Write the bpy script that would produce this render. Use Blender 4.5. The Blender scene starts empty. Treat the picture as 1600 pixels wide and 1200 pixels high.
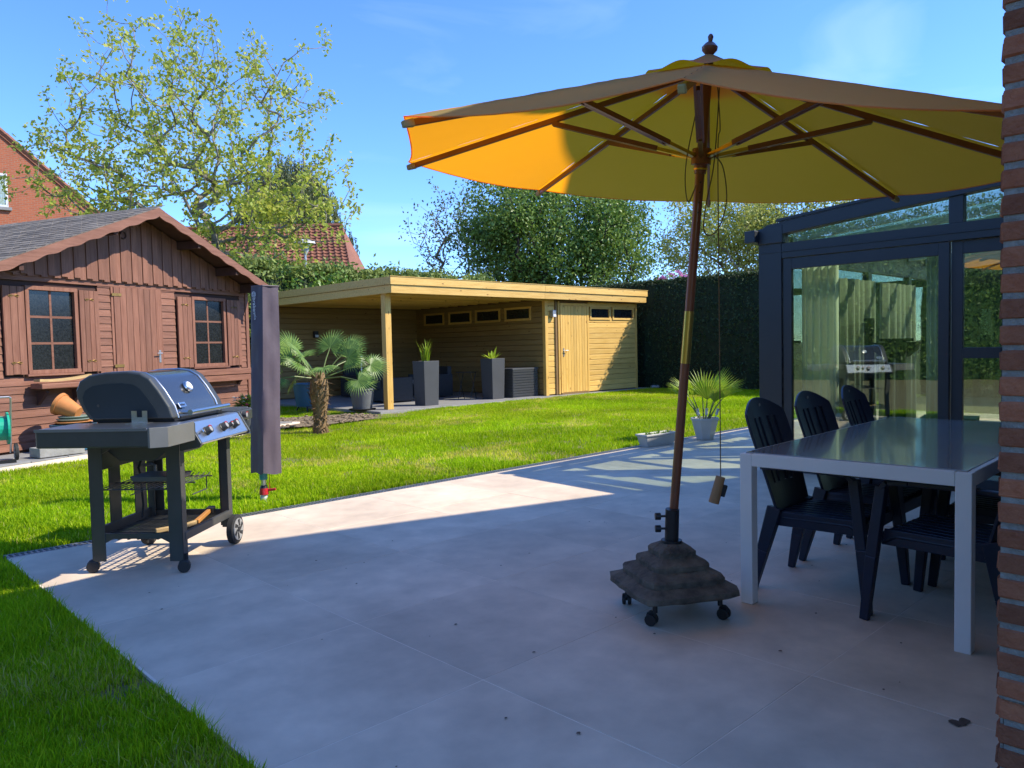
import bpy, bmesh, math, random
import numpy as np
from mathutils import Vector, Matrix, Quaternion
random.seed(7); np.random.seed(7)
SC = bpy.context.scene
COL = SC.collection
PI = math.pi
# ------------------------------------------------------------------ camera, sky, sun, exposure
CAM_H = 1.2964
yaw, pitch, roll = .765009, .048856, -.021811
def cam_axes():
    cy, sy = math.cos(yaw), math.sin(yaw)
    r = Vector((cy, -sy, 0)); f = Vector((sy, cy, 0)); u = Vector((0, 0, 1))
    cp, sp = math.cos(pitch), math.sin(pitch)
    f2 = cp*f - sp*u; u2 = sp*f + cp*u
    cr, sr = math.cos(roll), math.sin(roll)
    return cr*r + sr*u2, -sr*r + cr*u2, f2
CR, CU, CF = cam_axes()
cam = bpy.data.cameras.new('camera'); camo = bpy.data.objects.new('camera', cam); COL.objects.link(camo)
cam.sensor_fit = 'HORIZONTAL'; cam.sensor_width = 36; cam.lens = 36*1200.24/1600
cam.clip_start = .05; cam.clip_end = 2000
m3 = Matrix((CR, CU, -CF)).transposed()
camo.matrix_world = Matrix.Translation((0, 0, CAM_H)) @ m3.to_4x4()
SC.camera = camo
SUN_DIR = Vector((-.735, .765, -1.0)).normalized()      # the way the light travels
SUN_EL = math.asin(-SUN_DIR.z); SUN_AZ = math.atan2(.735, -.765)
w = bpy.data.worlds.new('World'); SC.world = w; w.use_nodes = True
nt = w.node_tree; nt.nodes.clear()
wo = nt.nodes.new('ShaderNodeOutputWorld'); bg = nt.nodes.new('ShaderNodeBackground')
sky = nt.nodes.new('ShaderNodeTexSky'); sky.sky_type = 'NISHITA'; sky.sun_disc = False
sky.sun_elevation = SUN_EL; sky.sun_rotation = SUN_AZ; sky.altitude = 0
sky.air_density = .8; sky.dust_density = .0; sky.ozone_density = 4.0
bg.inputs['Strength'].default_value = .15
# thin cirrus, mixed over the sky by direction
tc = nt.nodes.new('ShaderNodeTexCoord'); mp = nt.nodes.new('ShaderNodeMapping')
mp.inputs['Scale'].default_value = (1.3, 2.2, 7); mp.inputs['Rotation'].default_value = (0, .15, .5)
nz = nt.nodes.new('ShaderNodeTexNoise'); nz.inputs['Scale'].default_value = 1.7; nz.inputs['Detail'].default_value = 7
nz.inputs['Distortion'].default_value = .6
rp = nt.nodes.new('ShaderNodeValToRGB'); rp.color_ramp.elements[0].position = .56; rp.color_ramp.elements[1].position = .9
rp.color_ramp.elements[1].color = (.15, .15, .15, 1)
mx = nt.nodes.new('ShaderNodeMix'); mx.data_type = 'RGBA'; mx.inputs[7].default_value = (5.2, 5.8, 6.4, 1)
gm = nt.nodes.new('ShaderNodeHueSaturation'); gm.inputs['Saturation'].default_value = 1.10
nt.links.new(tc.outputs['Generated'], mp.inputs[0]); nt.links.new(mp.outputs[0], nz.inputs['Vector'])
nt.links.new(nz.outputs['Fac'], rp.inputs[0]); nt.links.new(rp.outputs[0], mx.inputs[0])
nt.links.new(sky.outputs[0], gm.inputs['Color'])
tn = nt.nodes.new('ShaderNodeMix'); tn.data_type = 'RGBA'; tn.blend_type = 'MULTIPLY'; tn.inputs[0].default_value = 1; tn.inputs[7].default_value = (.66, .76, .97, 1)
nt.links.new(gm.outputs[0], tn.inputs[6]); nt.links.new(tn.outputs[2], mx.inputs[6]); nt.links.new(mx.outputs[2], bg.inputs['Color']); nt.links.new(bg.outputs[0], wo.inputs[0])
sl = bpy.data.lights.new('sun', 'SUN'); sl.energy = 2.75; sl.angle = math.radians(.53); sl.color = (1, .92, .77)
so = bpy.data.objects.new('sun', sl); COL.objects.link(so); so.rotation_euler = SUN_DIR.to_track_quat('-Z', 'Y').to_euler()
so.location = (6, -6, 12)
vs = SC.view_settings; vs.view_transform = 'Standard'; vs.look = 'None'; vs.gamma = 1; vs.use_curve_mapping = False
vs.exposure = 1.36
SC.render.resolution_x = 1024; SC.render.resolution_y = 768
try:
    SC.cycles.max_bounces = 10; SC.cycles.transparent_max_bounces = 16; SC.cycles.transmission_bounces = 6
except Exception: pass

# ------------------------------------------------------------------ materials
def _n(nt, t, **kw):
    n = nt.nodes.new(t)
    for k, v in kw.items(): setattr(n, k, v)
    return n
GRASS_RAMP = ((0., (.15, .31, .004)), (.45, (.32, .52, .006)), (.85, (.56, .68, .015)), (.95, (.66, .68, .05)), (1., (.60, .48, .22)))
def M(name, col, rough=.6, metal=0., var=.12, scale=6., stretch=(1, 1, 1), bump=0., bscale=None, rnd=0., attr=None,
      trans=0., tcol=None, spec=.5, coat=0., col2=None, big=0., bigscale=.7, detail=5., rough_var=0., knots=None):
    """procedural Principled material: noise mottling, per-object brightness, optional leaf translucency, fine bump"""
    m = bpy.data.materials.new(name); m.use_nodes = True
    nt = m.node_tree; L = nt.links; b = nt.nodes['Principled BSDF']
    b.inputs['Roughness'].default_value = rough; b.inputs['Metallic'].default_value = metal
    b.inputs['Specular IOR Level'].default_value = spec
    if coat: b.inputs['Coat Weight'].default_value = coat; b.inputs['Coat Roughness'].default_value = .06
    tc = _n(nt, 'ShaderNodeTexCoord'); mp = _n(nt, 'ShaderNodeMapping'); mp.inputs['Scale'].default_value = stretch
    oi = _n(nt, 'ShaderNodeObjectInfo')
    mul = _n(nt, 'ShaderNodeMath', operation='MULTIPLY'); mul.inputs[1].default_value = 37.
    L.new(oi.outputs['Random'], mul.inputs[0]); L.new(mul.outputs[0], mp.inputs['Location'])
    L.new(tc.outputs['Object'], mp.inputs[0])
    nz = _n(nt, 'ShaderNodeTexNoise'); nz.inputs['Scale'].default_value = scale; nz.inputs['Detail'].default_value = detail
    nz.inputs['Roughness'].default_value = .6
    L.new(mp.outputs[0], nz.inputs['Vector'])
    c = Vector(col)
    c2 = Vector(col2) if col2 else c*(1+var)
    c1 = c if col2 else c*(1-var)
    rp = _n(nt, 'ShaderNodeValToRGB')
    rp.color_ramp.elements[0].position = .3; rp.color_ramp.elements[1].position = .7
    rp.color_ramp.elements[0].color = (*c1, 1); rp.color_ramp.elements[1].color = (*c2, 1)
    L.new(nz.outputs['Fac'], rp.inputs[0])
    out = rp.outputs[0]
    def bright(fac_out, amt, out):
        mr = _n(nt, 'ShaderNodeMapRange'); mr.inputs[3].default_value = 1-amt; mr.inputs[4].default_value = 1+amt
        L.new(fac_out, mr.inputs[0])
        mm = _n(nt, 'ShaderNodeMix', data_type='RGBA', blend_type='MULTIPLY'); mm.inputs[0].default_value = 1
        L.new(out, mm.inputs[6]); L.new(mr.outputs[0], mm.inputs[7]); return mm.outputs[2]
    if knots:                                     # scattered dark knots
        vo = _n(nt, 'ShaderNodeTexVoronoi'); vo.inputs['Scale'].default_value = 1.; m2 = _n(nt, 'ShaderNodeMapping'); m2.inputs['Scale'].default_value = knots
        L.new(mul.outputs[0], m2.inputs['Location']); L.new(tc.outputs['Object'], m2.inputs[0]); L.new(m2.outputs[0], vo.inputs['Vector'])
        kr = _n(nt, 'ShaderNodeValToRGB'); kr.color_ramp.elements[0].position = .05; kr.color_ramp.elements[1].position = .13
        kr.color_ramp.elements[0].color = (.38, .26, .16, 1); kr.color_ramp.elements[1].color = (1, 1, 1, 1)
        L.new(vo.outputs['Distance'], kr.inputs[0]); mm = _n(nt, 'ShaderNodeMix', data_type='RGBA', blend_type='MULTIPLY'); mm.inputs[0].default_value = 1
        L.new(out, mm.inputs[6]); L.new(kr.outputs[0], mm.inputs[7]); out = mm.outputs[2]
    if rnd: out = bright(oi.outputs['Random'], rnd, out)
    if big:
        n2 = _n(nt, 'ShaderNodeTexNoise'); n2.inputs['Scale'].default_value = bigscale; n2.inputs['Detail'].default_value = 4
        L.new(tc.outputs['Object'], n2.inputs['Vector'])
        r2 = _n(nt, 'ShaderNodeMapRange'); r2.inputs[1].default_value = .3; r2.inputs[2].default_value = .7
        L.new(n2.outputs['Fac'], r2.inputs[0]); out = bright(r2.outputs[0], big, out)
    if attr:                                      # per-face random value: hue and brightness of single leaves / blades
        at = _n(nt, 'ShaderNodeAttribute', attribute_name='rnd')
        if attr == 'grass':
            gr = _n(nt, 'ShaderNodeValToRGB'); cr_ = gr.color_ramp
            while len(cr_.elements) < len(GRASS_RAMP): cr_.elements.new(.5)
            for e_, (p_, c_) in zip(cr_.elements, GRASS_RAMP): e_.position = p_; e_.color = (*c_, 1)
            L.new(at.outputs['Fac'], gr.inputs[0]); mm = _n(nt, 'ShaderNodeMix', data_type='RGBA', blend_type='MULTIPLY'); mm.inputs[0].default_value = 1
            L.new(gr.outputs[0], mm.inputs[6]); L.new(out, mm.inputs[7]); out = mm.outputs[2]
        else:
            mm = _n(nt, 'ShaderNodeMix', data_type='RGBA'); mm.inputs[7].default_value = (*attr, 1)
            L.new(at.outputs['Fac'], mm.inputs[0]); L.new(out, mm.inputs[6]); out = mm.outputs[2]
    L.new(out, b.inputs['Base Color'])
    if rough_var:
        mr = _n(nt, 'ShaderNodeMapRange'); mr.inputs[3].default_value = max(.02, rough-rough_var); mr.inputs[4].default_value = rough+rough_var
        L.new(nz.outputs['Fac'], mr.inputs[0]); L.new(mr.outputs[0], b.inputs['Roughness'])
    if bump:
        nb = _n(nt, 'ShaderNodeTexNoise'); nb.inputs['Scale'].default_value = bscale or scale*4; nb.inputs['Detail'].default_value = 4
        L.new(mp.outputs[0], nb.inputs['Vector'])
        bp = _n(nt, 'ShaderNodeBump'); bp.inputs['Strength'].default_value = bump; bp.inputs['Distance'].default_value = .01
        L.new(nb.outputs['Fac'], bp.inputs['Height']); L.new(bp.outputs[0], b.inputs['Normal'])
    if trans:
        t = _n(nt, 'ShaderNodeBsdfTranslucent'); ms = _n(nt, 'ShaderNodeMixShader'); ms.inputs[0].default_value = trans
        if tcol: t.inputs['Color'].default_value = (*tcol, 1)
        else: L.new(out, t.inputs['Color'])
        o = nt.nodes['Material Output']
        L.new(b.outputs[0], ms.inputs[1]); L.new(t.outputs[0], ms.inputs[2]); L.new(ms.outputs[0], o.inputs['Surface'])
    return m
def glass(name, tint=(.9, .95, .92), ior=1.5, extra=0.):
    m = bpy.data.materials.new(name); m.use_nodes = True; nt = m.node_tree; L = nt.links
    nt.nodes.remove(nt.nodes['Principled BSDF'])
    tr = _n(nt, 'ShaderNodeBsdfTransparent'); tr.inputs[0].default_value = (*tint, 1)
    gl = _n(nt, 'ShaderNodeBsdfGlossy'); gl.inputs['Roughness'].default_value = .005
    gl.inputs['Color'].default_value = (.9, .97, .93, 1)
    tc = _n(nt, 'ShaderNodeTexCoord'); nz = _n(nt, 'ShaderNodeTexNoise'); nz.inputs['Scale'].default_value = 1.6
    bp = _n(nt, 'ShaderNodeBump'); bp.inputs['Strength'].default_value = .06; bp.inputs['Distance'].default_value = .02
    L.new(tc.outputs['Object'], nz.inputs['Vector']); L.new(nz.outputs['Fac'], bp.inputs['Height']); L.new(bp.outputs[0], gl.inputs['Normal'])
    fr = _n(nt, 'ShaderNodeLayerWeight')         # Schlick curve, the same from both sides of the pane
    pw = _n(nt, 'ShaderNodeMath', operation='POWER'); pw.inputs[1].default_value = 4.
    ad = _n(nt, 'ShaderNodeMath', operation='MULTIPLY_ADD'); ad.use_clamp = True; ad.inputs[1].default_value = .9; ad.inputs[2].default_value = extra
    L.new(fr.outputs['Facing'], pw.inputs[0]); L.new(pw.outputs[0], ad.inputs[0])
    ms = _n(nt, 'ShaderNodeMixShader'); L.new(ad.outputs[0], ms.inputs[0]); L.new(tr.outputs[0], ms.inputs[1]); L.new(gl.outputs[0], ms.inputs[2])
    L.new(ms.outputs[0], nt.nodes['Material Output'].inputs['Surface'])
    return m
def brickmat(name, c1, c2, mortar, bw, bh, ms=.012, bump=.4):
    m = bpy.data.materials.new(name); m.use_nodes = True; nt = m.node_tree; L = nt.links; b = nt.nodes['Principled BSDF']
    b.inputs['Roughness'].default_value = .85
    tc = _n(nt, 'ShaderNodeTexCoord'); sx = _n(nt, 'ShaderNodeSeparateXYZ'); ad = _n(nt, 'ShaderNodeMath', operation='ADD'); cb = _n(nt, 'ShaderNodeCombineXYZ')
    L.new(tc.outputs['Object'], sx.inputs[0]); L.new(sx.outputs[0], ad.inputs[0]); L.new(sx.outputs[1], ad.inputs[1])
    L.new(ad.outputs[0], cb.inputs[0]); L.new(sx.outputs[2], cb.inputs[1])
    br = _n(nt, 'ShaderNodeTexBrick'); br.inputs['Scale'].default_value = 1; br.inputs['Brick Width'].default_value = bw
    br.inputs['Row Height'].default_value = bh; br.inputs['Mortar Size'].default_value = ms
    br.inputs['Color1'].default_value = (*c1, 1); br.inputs['Color2'].default_value = (*c2, 1); br.inputs['Mortar'].default_value = (*mortar, 1)
    L.new(cb.outputs[0], br.inputs['Vector']); L.new(br.outputs['Color'], b.inputs['Base Color'])
    bp = _n(nt, 'ShaderNodeBump'); bp.inputs['Strength'].default_value = bump; bp.inputs['Distance'].default_value = .01; bp.invert = True
    L.new(br.outputs['Fac'], bp.inputs['Height']); L.new(bp.outputs[0], b.inputs['Normal'])
    return m

m_tile = M('patio_stone', (.68, .54, .395), rough=.62, var=.12, scale=5., detail=9., rnd=.085, big=.16, bigscale=1.3, bump=.06, bscale=60, spec=.35)
m_joint = M('joint_mortar', (.82, .68, .54), rough=.9)
m_soil = M('soil', (.10, .095, .03), rough=.95, var=.35, scale=14, bump=.6, bscale=60, col2=(.20, .165, .08))
m_grass = M('grass_blade', (1., 1., 1.), rough=.6, var=.12, scale=.9, attr='grass', trans=.45, spec=.12, big=.24, bigscale=.6)
m_galv = M('galvanised', (.32, .33, .34), rough=.42, metal=.8, var=.15, scale=9)
m_conc = M('concrete', (.30, .29, .27), rough=.9, var=.2, scale=7, bump=.3, bscale=50)
m_dkconc = M('weathered_concrete', (.055, .045, .034), rough=.97, var=.5, scale=12, bump=1., bscale=55, col2=(.19, .155, .11))
m_slab = M('grey_paving', (.24, .235, .225), rough=.85, var=.15, scale=3, bump=.2, bscale=40)
m_black = M('black_plastic', (.012, .012, .013), rough=.45, var=.1)
m_chair = M('navy_plastic', (.012, .018, .040), rough=.38, var=.12, scale=20, bump=.05, bscale=300)
m_white = M('white_metal', (.86, .83, .77), rough=.4, var=.03, spec=.4)
m_tglass = M('table_glass', (.30, .30, .29), rough=.16, var=.1, scale=3, spec=.9, coat=.6, rough_var=.03)
m_canvas = M('canvas', (.93, .74, .28), rough=.8, var=.06, scale=3, bump=.6, bscale=5.5, trans=.76, tcol=(1., .37, .004))
m_teak = M('teak', (.20, .062, .024), rough=.42, var=.25, scale=5, stretch=(1, 1, .12), coat=.25, bump=.08)
m_brass = M('brass', (.55, .40, .10), rough=.3, metal=1, var=.1)
m_rope = M('cord', (.16, .10, .05), rough=.9, var=.2, scale=40)
m_gunmetal = M('grill_enamel', (.085, .09, .086), rough=.42, metal=.5, var=.08, scale=12)
m_gcart = M('grill_cart', (.075, .075, .068), rough=.45, metal=.3, var=.1)
m_lid = M('lid_enamel', (.035, .038, .042), rough=.16, metal=.2, var=.05, spec=.6, coat=.5)
m_steel = M('stainless', (.60, .60, .59), rough=.28, metal=1, var=.08, scale=4, stretch=(1, 14, 14))
m_lgrey = M('grey_casting', (.22, .215, .195), rough=.45, metal=.4, var=.06)
m_rubber = M('rubber', (.02, .02, .02), rough=.8, var=.2)
m_hub = M('grey_hub', (.30, .30, .29), rough=.5, var=.1)
m_woodlt = M('pale_wood', (.50, .34, .15), rough=.6, var=.2, scale=6, stretch=(1, 6, 6))
m_orange = M('orange_wood', (.50, .22, .05), rough=.5, var=.2)
m_cover = M('cover_cloth', (.098, .078, .100), rough=.6, var=.08, scale=5, bump=.15, bscale=25, spec=.45)
m_print = M('print_white', (.7, .7, .72), rough=.6, var=.02)
m_red = M('red_plastic', (.5, .02, .03), rough=.35, var=.05)
m_teal = M('teal_plastic', (.03, .25, .27), rough=.4, var=.1)
m_shed = M('shed_stain', (.17, .066, .038), rough=.72, var=.2, scale=5, stretch=(.5, 6, 6), rnd=.16, bump=.3, bscale=30, col2=(.27, .12, .075))
m_shedv = M('shed_stain_upright', (.17, .066, .038), rough=.72, var=.2, scale=5, stretch=(6, 6, .5), rnd=.17, bump=.3, bscale=30, col2=(.27, .12, .075))
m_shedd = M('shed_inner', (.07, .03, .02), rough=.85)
m_shingle = M('bitumen_shingle', (.16, .135, .105), rough=.97, var=.45, scale=16, rnd=.38, bump=.6, bscale=90)
m_oldbrass = M('old_brass', (.30, .19, .06), rough=.5, metal=.7, var=.25, scale=30)
m_pane = M('dusty_pane', (.018, .02, .02), rough=.16, var=.5, scale=30, spec=.6)
m_pine = M('pine_board', (.60, .345, .072), rough=.6, var=.2, scale=4, stretch=(.5, 7, 7), rnd=.14, bump=.12, bscale=40, col2=(.76, .49, .14), knots=(3.2, 7, 7))
m_pinev = M('pine_upright', (.60, .34, .068), rough=.6, var=.2, scale=4, stretch=(7, 7, .5), rnd=.14, bump=.12, bscale=40, col2=(.75, .47, .125), knots=(7, 7, 2.6))
m_roofing = M('roof_felt', (.05, .05, .05), rough=.9)
m_anth = M('anthracite_aluminium', (.030, .036, .042), rough=.42, var=.05, spec=.5)
m_glass = glass('pane_glass', (.87, .91, .87), 1.5, .07)
m_fglass = glass('front_glass', (.80, .87, .78), 1.5, .17)
m_rglass = glass('roof_glass', (.80, .88, .79), 1.5, .03)
m_curtain = M('curtain', (.44, .44, .35), rough=.9, var=.05, trans=.3)
m_voile = M('voile', (.85, .83, .76), rough=.9, var=.03, trans=.4)
m_brickA = M('brick_red', (.27, .082, .036), rough=.88, var=.35, scale=26, rnd=.42, bump=.7, bscale=80, col2=(.35, .125, .058))
m_mortar = M('mortar', (.27, .25, .215), rough=.95, var=.25, scale=40, bump=.8, bscale=120)
m_wallbrick = brickmat('house_brick', (.20, .065, .035), (.15, .055, .035), (.23, .22, .20), .202, .064)
m_nbrick = brickmat('neighbour_brick', (.40, .105, .04), (.33, .085, .035), (.30, .17, .11), .21, .075, .009, .2)
m_ntile = M('roof_tile', (.25, .095, .05), rough=.8, var=.2, scale=5, big=.15, bump=.2)
m_pvc = M('white_pvc', (.62, .63, .64), rough=.4, var=.03)
m_bark = M('bark', (.22, .19, .145), rough=.95, var=.4, scale=7, bump=.5, bscale=30)
m_barkd = M('dark_bark', (.055, .042, .03), rough=.95, var=.4, scale=7)
m_leaf_plane = M('leaf_plane', (.28, .38, .04), rough=.5, var=.2, scale=.6, attr=(.56, .56, .10), trans=.5, spec=.4)
m_leaf_dark = M('leaf_dark', (.07, .16, .022), rough=.45, var=.25, scale=.8, attr=(.27, .38, .07), trans=.3, spec=.5)
m_leaf_birch = M('leaf_birch', (.28, .34, .06), rough=.5, var=.2, scale=.7, attr=(.48, .48, .12), trans=.4)
m_leaf_willow = M('leaf_willow', (.085, .115, .035), rough=.5, var=.2, scale=.7, attr=(.16, .18, .06), trans=.35)
m_leaf_laurel = M('leaf_laurel', (.10, .22, .025), rough=.4, var=.25, scale=1.2, attr=(.25, .36, .06), trans=.3)
m_leaf_hedge = M('leaf_conifer', (.018, .045, .010), rough=.6, var=.3, scale=1.1, attr=(.05, .085, .018), trans=.15)
m_leaf_hedgetop = M('leaf_feathery', (.15, .23, .045), rough=.6, var=.3, scale=1.1, attr=(.28, .33, .08), trans=.3)
m_pink = M('pink_bloom', (.62, .17, .40), rough=.6, var=.2, attr=(.75, .35, .55), trans=.2)
m_palm = M('palm_leaf', (.08, .17, .028), rough=.4, var=.2, scale=3, attr=(.24, .36, .065), trans=.3)
m_palmy = M('palm_leaf_light', (.24, .40, .02), rough=.45, var=.2, scale=3, attr=(.44, .52, .05), trans=.4)
m_fibre = M('palm_fibre', (.22, .14, .065), rough=.95, var=.4, scale=20, bump=1., bscale=60)
m_petiole = M('petiole', (.18, .24, .07), rough=.5)
m_planter = M('planter_grey', (.06, .062, .066), rough=.6, var=.08, scale=5)
m_potgrey = M('pot_grey', (.13, .135, .135), rough=.7, var=.1)
m_potwhite = M('pot_white', (.55, .54, .51), rough=.55, var=.05)
m_terra = M('terracotta', (.52, .20, .055), rough=.75, var=.12, scale=8)
m_bluepot = M('blue_plastic', (.03, .12, .20), rough=.45, var=.08)
m_rattan = M('rattan', (.025, .026, .03), rough=.6, var=.4, scale=60)
m_cushion = M('cushion', (.30, .29, .28), rough=.9)
m_greenpl = M('green_plastic', (.01, .36, .22), rough=.4, var=.06)
m_yellow = M('yellow_plastic', (.6, .42, .02), rough=.4)
m_alu = M('aluminium', (.55, .55, .55), rough=.35, metal=.8)
m_floorin = M('indoor_floor', (.22, .20, .17), rough=.5)
m_plaid = M('plaid', (.25, .25, .24), rough=.9, var=.6, scale=25)
m_dkfab = M('dark_fabric', (.03, .03, .028), rough=.9)
m_plate = M('green_plate', (.20, .26, .21), rough=.4, var=.06)
m_stain = M('stain', (.10, .07, .05), rough=.9, var=.4, scale=30)

# ------------------------------------------------------------------ mesh helpers
class MB:
    def __init__(s): s.v = []; s.f = []
    def add(s, vs, fs):
        o = len(s.v); s.v += [tuple(v) for v in vs]; s.f += [tuple(i+o for i in f) for f in fs]; return s
    def box(s, x0, x1, y0, y1, z0, z1, mat=None):
        vs = [(x, y, z) for z in (z0, z1) for y in (y0, y1) for x in (x0, x1)]
        if mat is not None: vs = [mat @ Vector(v) for v in vs]
        return s.add(vs, [(0, 2, 3, 1), (4, 5, 7, 6), (0, 1, 5, 4), (2, 6, 7, 3), (0, 4, 6, 2), (1, 3, 7, 5)])
    def cbox(s, c, size, mat=None):
        x, y, z = c; a, b, d = size
        return s.box(x-a/2, x+a/2, y-b/2, y+b/2, z-d/2, z+d/2, mat)
    def bar(s, a, b, wd, ht, up=(0, 0, 1), w2=None, h2=None):
        """rectangular bar from a to b; wd across, ht along 'up'; may taper"""
        a = Vector(a); b = Vector(b); t = (b-a).normalized(); up = Vector(up)
        sd = t.cross(up)
        if sd.length < 1e-4: sd = t.cross(Vector((1, 0, 0)))
        sd.normalize(); u = sd.cross(t).normalized()
        w2 = wd if w2 is None else w2; h2 = ht if h2 is None else h2
        vs = []
        for p, ww, hh in ((a, wd, ht), (b, w2, h2)):
            for i, j in ((-1, -1), (1, -1), (1, 1), (-1, 1)): vs.append(p + sd*(i*ww/2) + u*(j*hh/2))
        return s.add(vs, [(0, 1, 2, 3), (7, 6, 5, 4), (0, 4, 5, 1), (1, 5, 6, 2), (2, 6, 7, 3), (3, 7, 4, 0)])
    def prism(s, prof, axis, a, b):
        """profile of 2-d points extruded from a to b; axis 'x': pts are (y,z); 'y': (x,z); 'z': (x,y)"""
        n = len(prof)
        def P(p, t): return {'x': (t, p[0], p[1]), 'y': (p[0], t, p[1]), 'z': (p[0], p[1], t)}[axis]
        vs = [P(p, a) for p in prof] + [P(p, b) for p in prof]
        fs = [tuple(range(n-1, -1, -1)), tuple(range(n, 2*n))] + [(i, (i+1) % n, n+(i+1) % n, n+i) for i in range(n)]
        return s.add(vs, fs)
    def tube(s, pts, r, seg=8, cap=True):
        pts = [Vector(p) for p in pts]; n = len(pts)
        rs = r if isinstance(r, (list, tuple)) else [r]*n
        t0 = (pts[1]-pts[0]).normalized()
        ref = Vector((0, 0, 1)) if abs(t0.z) < .9 else Vector((1, 0, 0))
        u = t0.cross(ref).normalized(); vs = []
        for i, p in enumerate(pts):
            t = (pts[min(i+1, n-1)]-pts[max(i-1, 0)]).normalized()
            u = (u - t*u.dot(t)).normalized(); v = t.cross(u)
            for k in range(seg):
                a = 2*PI*k/seg; vs.append(p + (u*math.cos(a)+v*math.sin(a))*rs[i])
        fs = []
        for i in range(n-1):
            for k in range(seg):
                k2 = (k+1) % seg; fs.append((i*seg+k, i*seg+k2, (i+1)*seg+k2, (i+1)*seg+k))
        if cap: fs += [tuple(range(seg-1, -1, -1)), tuple((n-1)*seg+k for k in range(seg))]
        return s.add(vs, fs)
    def lathe(s, prof, seg=20, c=(0, 0, 0), rot=0., mat=None, sides=None):
        seg = sides or seg; vs = []; n = len(prof)
        for r, z in prof:
            for k in range(seg):
                a = 2*PI*k/seg+rot; v = Vector((c[0]+r*math.cos(a), c[1]+r*math.sin(a), c[2]+z)); vs.append(mat @ v if mat is not None else v)
        fs = [(i*seg+k, i*seg+(k+1) % seg, (i+1)*seg+(k+1) % seg, (i+1)*seg+k) for i in range(n-1) for k in range(seg)]
        fs += [tuple(range(seg-1, -1, -1)), tuple((n-1)*seg+k for k in range(seg))]
        return s.add(vs, fs)
    def mesh(s, name, mat, smooth=False):
        me = bpy.data.meshes.new(name); me.from_pydata([tuple(v) for v in s.v], [], s.f); me.update()
        if mat: me.materials.append(mat)
        if smooth:
            for p in me.polygons: p.use_smooth = True
        return me
    def build(s, name, mat, parent=None, bevel=0., smooth=False, loc=None, rot=None, seg=2):
        o = bpy.data.objects.new(name, s.mesh(name, mat, smooth)); COL.objects.link(o)
        if parent: o.parent = parent
        if loc: o.location = loc
        if rot: o.rotation_euler = rot
        if bevel:
            b = o.modifiers.new('bevel', 'BEVEL'); b.width = bevel; b.segments = seg; b.limit_method = 'ANGLE'; b.angle_limit = math.radians(40)
        if smooth:
            es = o.modifiers.new('edges', 'EDGE_SPLIT'); es.split_angle = math.radians(38)
        return o
def tag(o, label=None, cat=None, group=None, kind=None):
    if label: o['label'] = label
    if cat: o['category'] = cat
    if group: o['group'] = group
    if kind: o['kind'] = kind
    return o
def thing(name, label, cat, loc=(0, 0, 0), rz=0., group=None):
    o = bpy.data.objects.new(name, None); COL.objects.link(o); o.location = loc; o.rotation_euler = (0, 0, rz); o.empty_display_size = .2
    return tag(o, label, cat, group)
def inst(name, me, parent, loc=(0, 0, 0), rot=(0, 0, 0), scale=(1, 1, 1)):
    o = bpy.data.objects.new(name, me); COL.objects.link(o); o.parent = parent; o.location = loc; o.rotation_euler = rot; o.scale = scale
    return o
def copy_tree(o, parent=None):
    c = o.copy(); COL.objects.link(c); c.parent = parent
    for ch in list(o.children): copy_tree(ch, c)
    return c
def npmesh(name, V, F, mat, rnd=None, smooth=False):
    """big mesh from numpy; F (n,3) or (n,4); rnd per-face random value"""
    me = bpy.data.meshes.new(name); n, k = F.shape
    me.vertices.add(len(V)); me.vertices.foreach_set('co', V.astype(np.float32).ravel())
    me.loops.add(n*k); me.loops.foreach_set('vertex_index', F.astype(np.int32).ravel())
    me.polygons.add(n); me.polygons.foreach_set('loop_start', np.arange(0, n*k, k, dtype=np.int32))
    me.update(calc_edges=True)
    if rnd is not None:
        a = me.attributes.new('rnd', 'FLOAT', 'FACE'); a.data.foreach_set('value', rnd.astype(np.float32))
    me.materials.append(mat)
    if smooth: me.polygons.foreach_set('use_smooth', np.ones(n, dtype=bool))
    return me
def link(name, me, parent=None, loc=None):
    o = bpy.data.objects.new(name, me); COL.objects.link(o)
    if parent: o.parent = parent
    if loc: o.location = loc
    return o
def at(px, depth, z=0.):
    """ground point seen in photo column px at a forward distance"""
    d = CF + CR*((px-800)/1200.24); d.z = 0; d.normalize()
    f = Vector((CF.x, CF.y, 0)).normalized(); k = depth/d.dot(f)
    return Vector((d.x*k, d.y*k, z))
rng = np.random.default_rng(11)
def rr(a, b): return random.uniform(a, b)

# ------------------------------------------------------------------ ground, patio, drain
DR = 5.873; LX = 1.026
def ground_z(x, y):
    """lawn: level by the patio, dipping a little towards the pavilion's left end"""
    t = np.clip((y-7.)/6., 0, 1)*np.clip((12.-x)/5., 0, 1)
    return -.014 - .085*t*t*(3-2*t)
gx = np.concatenate([np.linspace(-400, -14, 8), np.linspace(-12, 30, 64), np.linspace(33, 400, 8)])
gy = np.concatenate([np.linspace(-300, -9, 8), np.linspace(-7, 26, 50), np.linspace(30, 500, 9)])
GX, GY = np.meshgrid(gx, gy)
GV = np.stack([GX, GY, ground_z(GX, GY)], -1).reshape(-1, 3); nx = len(gx)
GF = np.array([(j*nx+i, j*nx+i+1, (j+1)*nx+i+1, (j+1)*nx+i) for j in range(len(gy)-1) for i in range(nx-1)])
tag(link('ground', npmesh('ground', GV, GF, m_soil, smooth=True)), kind='structure')
patio = MB().box(LX, 14.6, -9, DR-.06, -.14, -.0010).build('patio', m_joint); tag(patio, 'pale beige square stone patio slabs in front of the lawn', None, None, 'structure')
TS = .9; AX, AY = 1.9355, 2.2156
tb = MB().box(0, 1, 0, 1, -.011, 0)
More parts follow.
